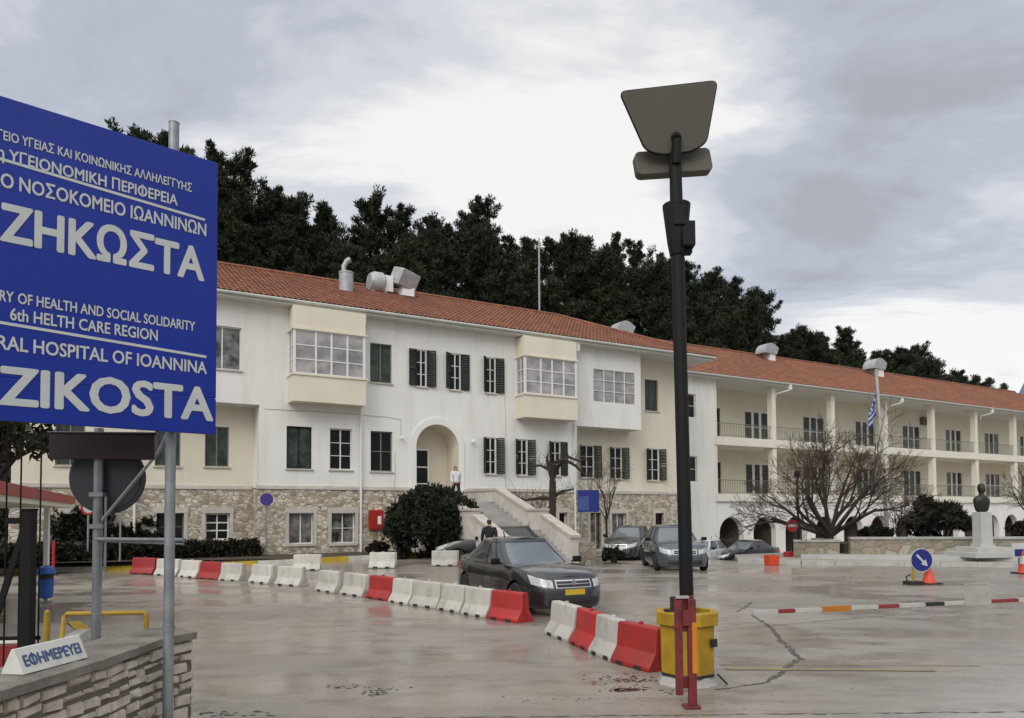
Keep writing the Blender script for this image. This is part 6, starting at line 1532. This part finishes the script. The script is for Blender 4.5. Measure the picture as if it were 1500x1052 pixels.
shrub('dark_shrub', (-21.0, 30.0, .35), 2.0, 1.4, 3.0, 200, 70, .2, 'bush', 'dark tall shrub at the left edge behind the kiosk', seed=4)
shrub('dark_shrub', (-15.3, 30.5, .35), 1.0, .9, 1.9, 120, 70, .18, 'bush', 'dark shrub just left of the hedge, behind the round sign back', seed=14)
shrub('spiky_shrub', (19.6, 33.6, .7), 1.35, 1.1, 1.75, 150, 70, .36, 'palm', 'dark spiky shrub behind the low wall, left of the bust', seed=5, spiky=True, lump=.5)
shrub('spiky_shrub', (18.5, 33.2, .7), .6, .6, 2.0, 60, 70, .36, 'palm', 'slim taller spiky shrub left of the wide dark one', seed=6, spiky=True, lump=.5)
shrub('low_shrub', (16.1, 32.6, .7), .8, .7, .75, 70, 60, .15, 'bush', 'low dark shrub at the foot of the flagpole', seed=7)
shrub('low_shrub', (23.2, 33.2, .7), 1.0, .8, .9, 80, 60, .15, 'hedge', 'low brownish shrub right of the bust monument', seed=8)
shrub('low_shrub', (4.2, 30.7, .05), .5, .4, .6, 50, 60, .12, 'bush', 'small dark plant beside the stair foot', seed=9)
shrub('low_shrub', (-5.7, 31.6, .38), .5, .35, .55, 40, 60, .12, 'hedge', 'small brown plant below the red fire cabinet', seed=10)
def hedge():
    o = empty('hedge', (W(-9.2, -.6).x, W(-9.2, -.6).y, .38), TH, 'long low dark clipped hedge along the stone basement wall', 'hedge'); nr = np.random.default_rng(9); cen = []
    for _ in range(520): cen.append((nr.uniform(-4.6, 4.3), nr.uniform(-.4, .4), nr.uniform(.08, .62)))
    V, F_ = leaf_tris(nr, cen, 55, .2, .13, .3, 2.0); V[:, 2] = np.clip(V[:, 2], .01, .78); obj_np('foliage', V, F_, 'hedge', o)
    mb = MB()
    for k in range(18): x = -4.4+k*.5; mb.tube([(x, 0, 0), (x+.1, .05, .5)], [.03, .012], 5)
    part('stem', mb, 'bark', o)
hedge()

# ------------------------------------------------------------------ bare trees
def bare_tree(name, loc, label, limbs, depth, seed, spread, len0, rad0, trunk, twig_n=3, shrink=.72, upw=.25, twigr=.008, gd=None):
    nr = random.Random(seed); o = empty(name, loc, 0, label, 'tree'); tm = MB(); bmx = MB()
    top = Vector((0, 0, trunk)); tm.tube([(0, 0, -.2), (nr.uniform(-.03, .03), 0, trunk*.5), tuple(top)], [rad0*1.25, rad0*1.05, rad0], 10)
    def grow(p, d, L, r, lev):
        n = 4; pts = [p]; dd = d.copy(); q = p.copy()
        for i in range(n):
            dd = (dd + Vector((nr.gauss(0, .13), nr.gauss(0, .13), nr.gauss(0, .09)+upw*.12))).normalized(); q = q+dd*L/n; pts.append(q.copy())
        r1 = max(twigr*.6, r*.55); (tm if lev == 0 else bmx).tube(pts, [r+(r1-r)*i/n for i in range(n+1)], 8 if lev == 0 else (5 if lev == 1 else 3), caps=lev < 2)
        if lev >= depth: return
        kk = twig_n + (1 if lev else 0)
        for c in range(kk):
            if lev >= 3 and nr.random() < .2: continue
            s = .35+.65*(c+nr.random())/kk; a = s*n; i = min(n-1, int(a)); pp = pts[i].lerp(pts[i+1], a-i); base = (pts[i+1]-pts[i]).normalized()
            ax = base.orthogonal().normalized(); ax.rotate(Matrix.Rotation(nr.uniform(0, 6.28), 3, base)); nd = base.copy(); nd.rotate(Matrix.Rotation(nr.uniform(.35, .85), 3, ax)); nd.z += upw*.3; nd.normalize()
            grow(pp, nd, L*shrink*nr.uniform(.7, 1.1), max(twigr, r1*.8), lev+1)
    for k in range(limbs):
        az = 6.283*(k+nr.uniform(-.25, .25))/limbs; tl = spread*nr.uniform(.75, 1.15) if k % 3 else spread*.4
        d = Vector((math.cos(az)*math.sin(tl), math.sin(az)*math.sin(tl), math.cos(tl))); grow(top-Vector((0, 0, trunk*.3*nr.random())), d, len0*nr.uniform(.85, 1.15), rad0*.55, 0)
    part('trunk', tm, 'bark', o, smooth=True); part('branches', bmx, 'twig', o); return o
bare_tree('bare_tree', (13.95, 32.6, .6), 'wide spreading leafless tree before the arcade', 12, 5, 21, 1.02, 2.75, .19, .45, 3, .66, .17, .007)
q = W(7.62, -3.6); bare_tree('pollarded_tree', (q.x, q.y, .5), 'small pollarded leafless tree right of the entrance steps', 0, 0, 1, .8, 1, .16, 3.1)
def pollard():
    nr = random.Random(4); o = [x for x in bpy.data.objects if x.name == 'pollarded_tree'][0]; mb = MB(); tw = MB(); base = Vector((0, 0, 3.05))
    limbs = [[(0, 0, 0), (-.15, 0, .55), (-.55, 0, .75), (-1.1, -.1, .72)], [(0, 0, .1), (.25, .1, .7), (.75, .1, 1.15), (1.25, .1, .95), (1.7, .2, 1.05)], [(0, 0, -.7), (.45, 0, -.45), (1.0, .1, -.35)], [(0, 0, -.8), (-.5, .1, -.75), (-1.3, .1, -.85), (-1.9, .1, -.55)], [(0, 0, .3), (.1, -.2, .9), (.55, -.3, 1.0), (1.05, -.3, .7), (1.5, -.2, .25), (1.75, -.2, .3)], [(-.1, 0, .5), (-.25, .1, 1.0), (-.2, .1, 1.3)]]
    for L_ in limbs:
        P_ = [base+Vector(p) for p in L_]; mb.tube(P_, [.11*(1-.75*i/(len(P_)-1)) for i in range(len(P_))], 8)
        for i in range(1, len(P_)):
            for _ in range(9):
                p = P_[i-1].lerp(P_[i], nr.random()); d = Vector((nr.gauss(0, .6), nr.gauss(0, .6), nr.gauss(.5, .5))).normalized(); l = nr.uniform(.2, .75); m_ = p+d*l*.5+Vector((nr.gauss(0, .06), 0, .05)); tw.tube([p, m_, p+d*l+Vector((0, 0, .12))], [.012, .008, .004], 3, caps=False)
    part('limbs', mb, 'bark', o, smooth=True); part('twigs', tw, 'twig', o)
pollard()
q = W(12.7, -.9); bare_tree('bare_tree', (q.x, q.y, .0), 'slim leafless sapling before the cream recessed wall', 5, 3, 33, .55, 1.9, .06, 2.2, 3, .7, .25, .007)
q = W(6.9, -3.4); bare_tree('bare_shrub', (q.x, q.y, .7), 'small leafless shrub over the stair parapet', 7, 3, 35, .9, 1.1, .04, .7, 3, .7, .2, .006)
bare_tree('bare_tree', (24.3, 34.6, .6), 'thin leafless tree at the right edge behind the low wall', 6, 3, 37, .8, 1.6, .07, 1.2, 3, .68, .2, .008)
bare_tree('bare_tree', (19.0, 36.4, -.3), 'pale leafless sapling behind the flagpole', 7, 3, 39, .8, 1.3, .05, 1.2, 3, .7, .2, .008)

# broadleaf tree at the upper left, between sign and kiosk
def citrus():
    nr = np.random.default_rng(12); o = empty('leafy_tree', (-8.6, 12.2, .1), 0, 'dark leafy evergreen tree over the kiosk roof under the blue sign', 'tree'); mb = MB(); mb.tube([(0, 0, 0), (.05, 0, 1.2), (.0, 0, 2.6), (-.1, 0, 3.6)], [.10, .08, .06, .03], 8); cen = []; spr = []
    for k in range(95):
        v = nr.normal(size=3); v /= np.linalg.norm(v); r = (.35+.65*nr.random()); c = np.array([-.15+v[0]*1.15*r, v[1]*1.1*r, 3.75+v[2]*1.25*r]); cen.append(c); spr.append(.26); 
        if k % 4 == 0: mb.tube([(0, 0, 2.4), tuple((c+np.array([0, 0, 2.6]))/2*np.array([.8, .8, 1])), tuple(c)], [.03, .02, .008], 4)
    part('trunk', mb, 'bark', o); V, F_ = leaf_tris(nr, cen, 42, np.array(spr), .15, -.1, 2.0); obj_np('crown', V, F_, 'citrus', o)
citrus()
bpy.context.view_layer.update()
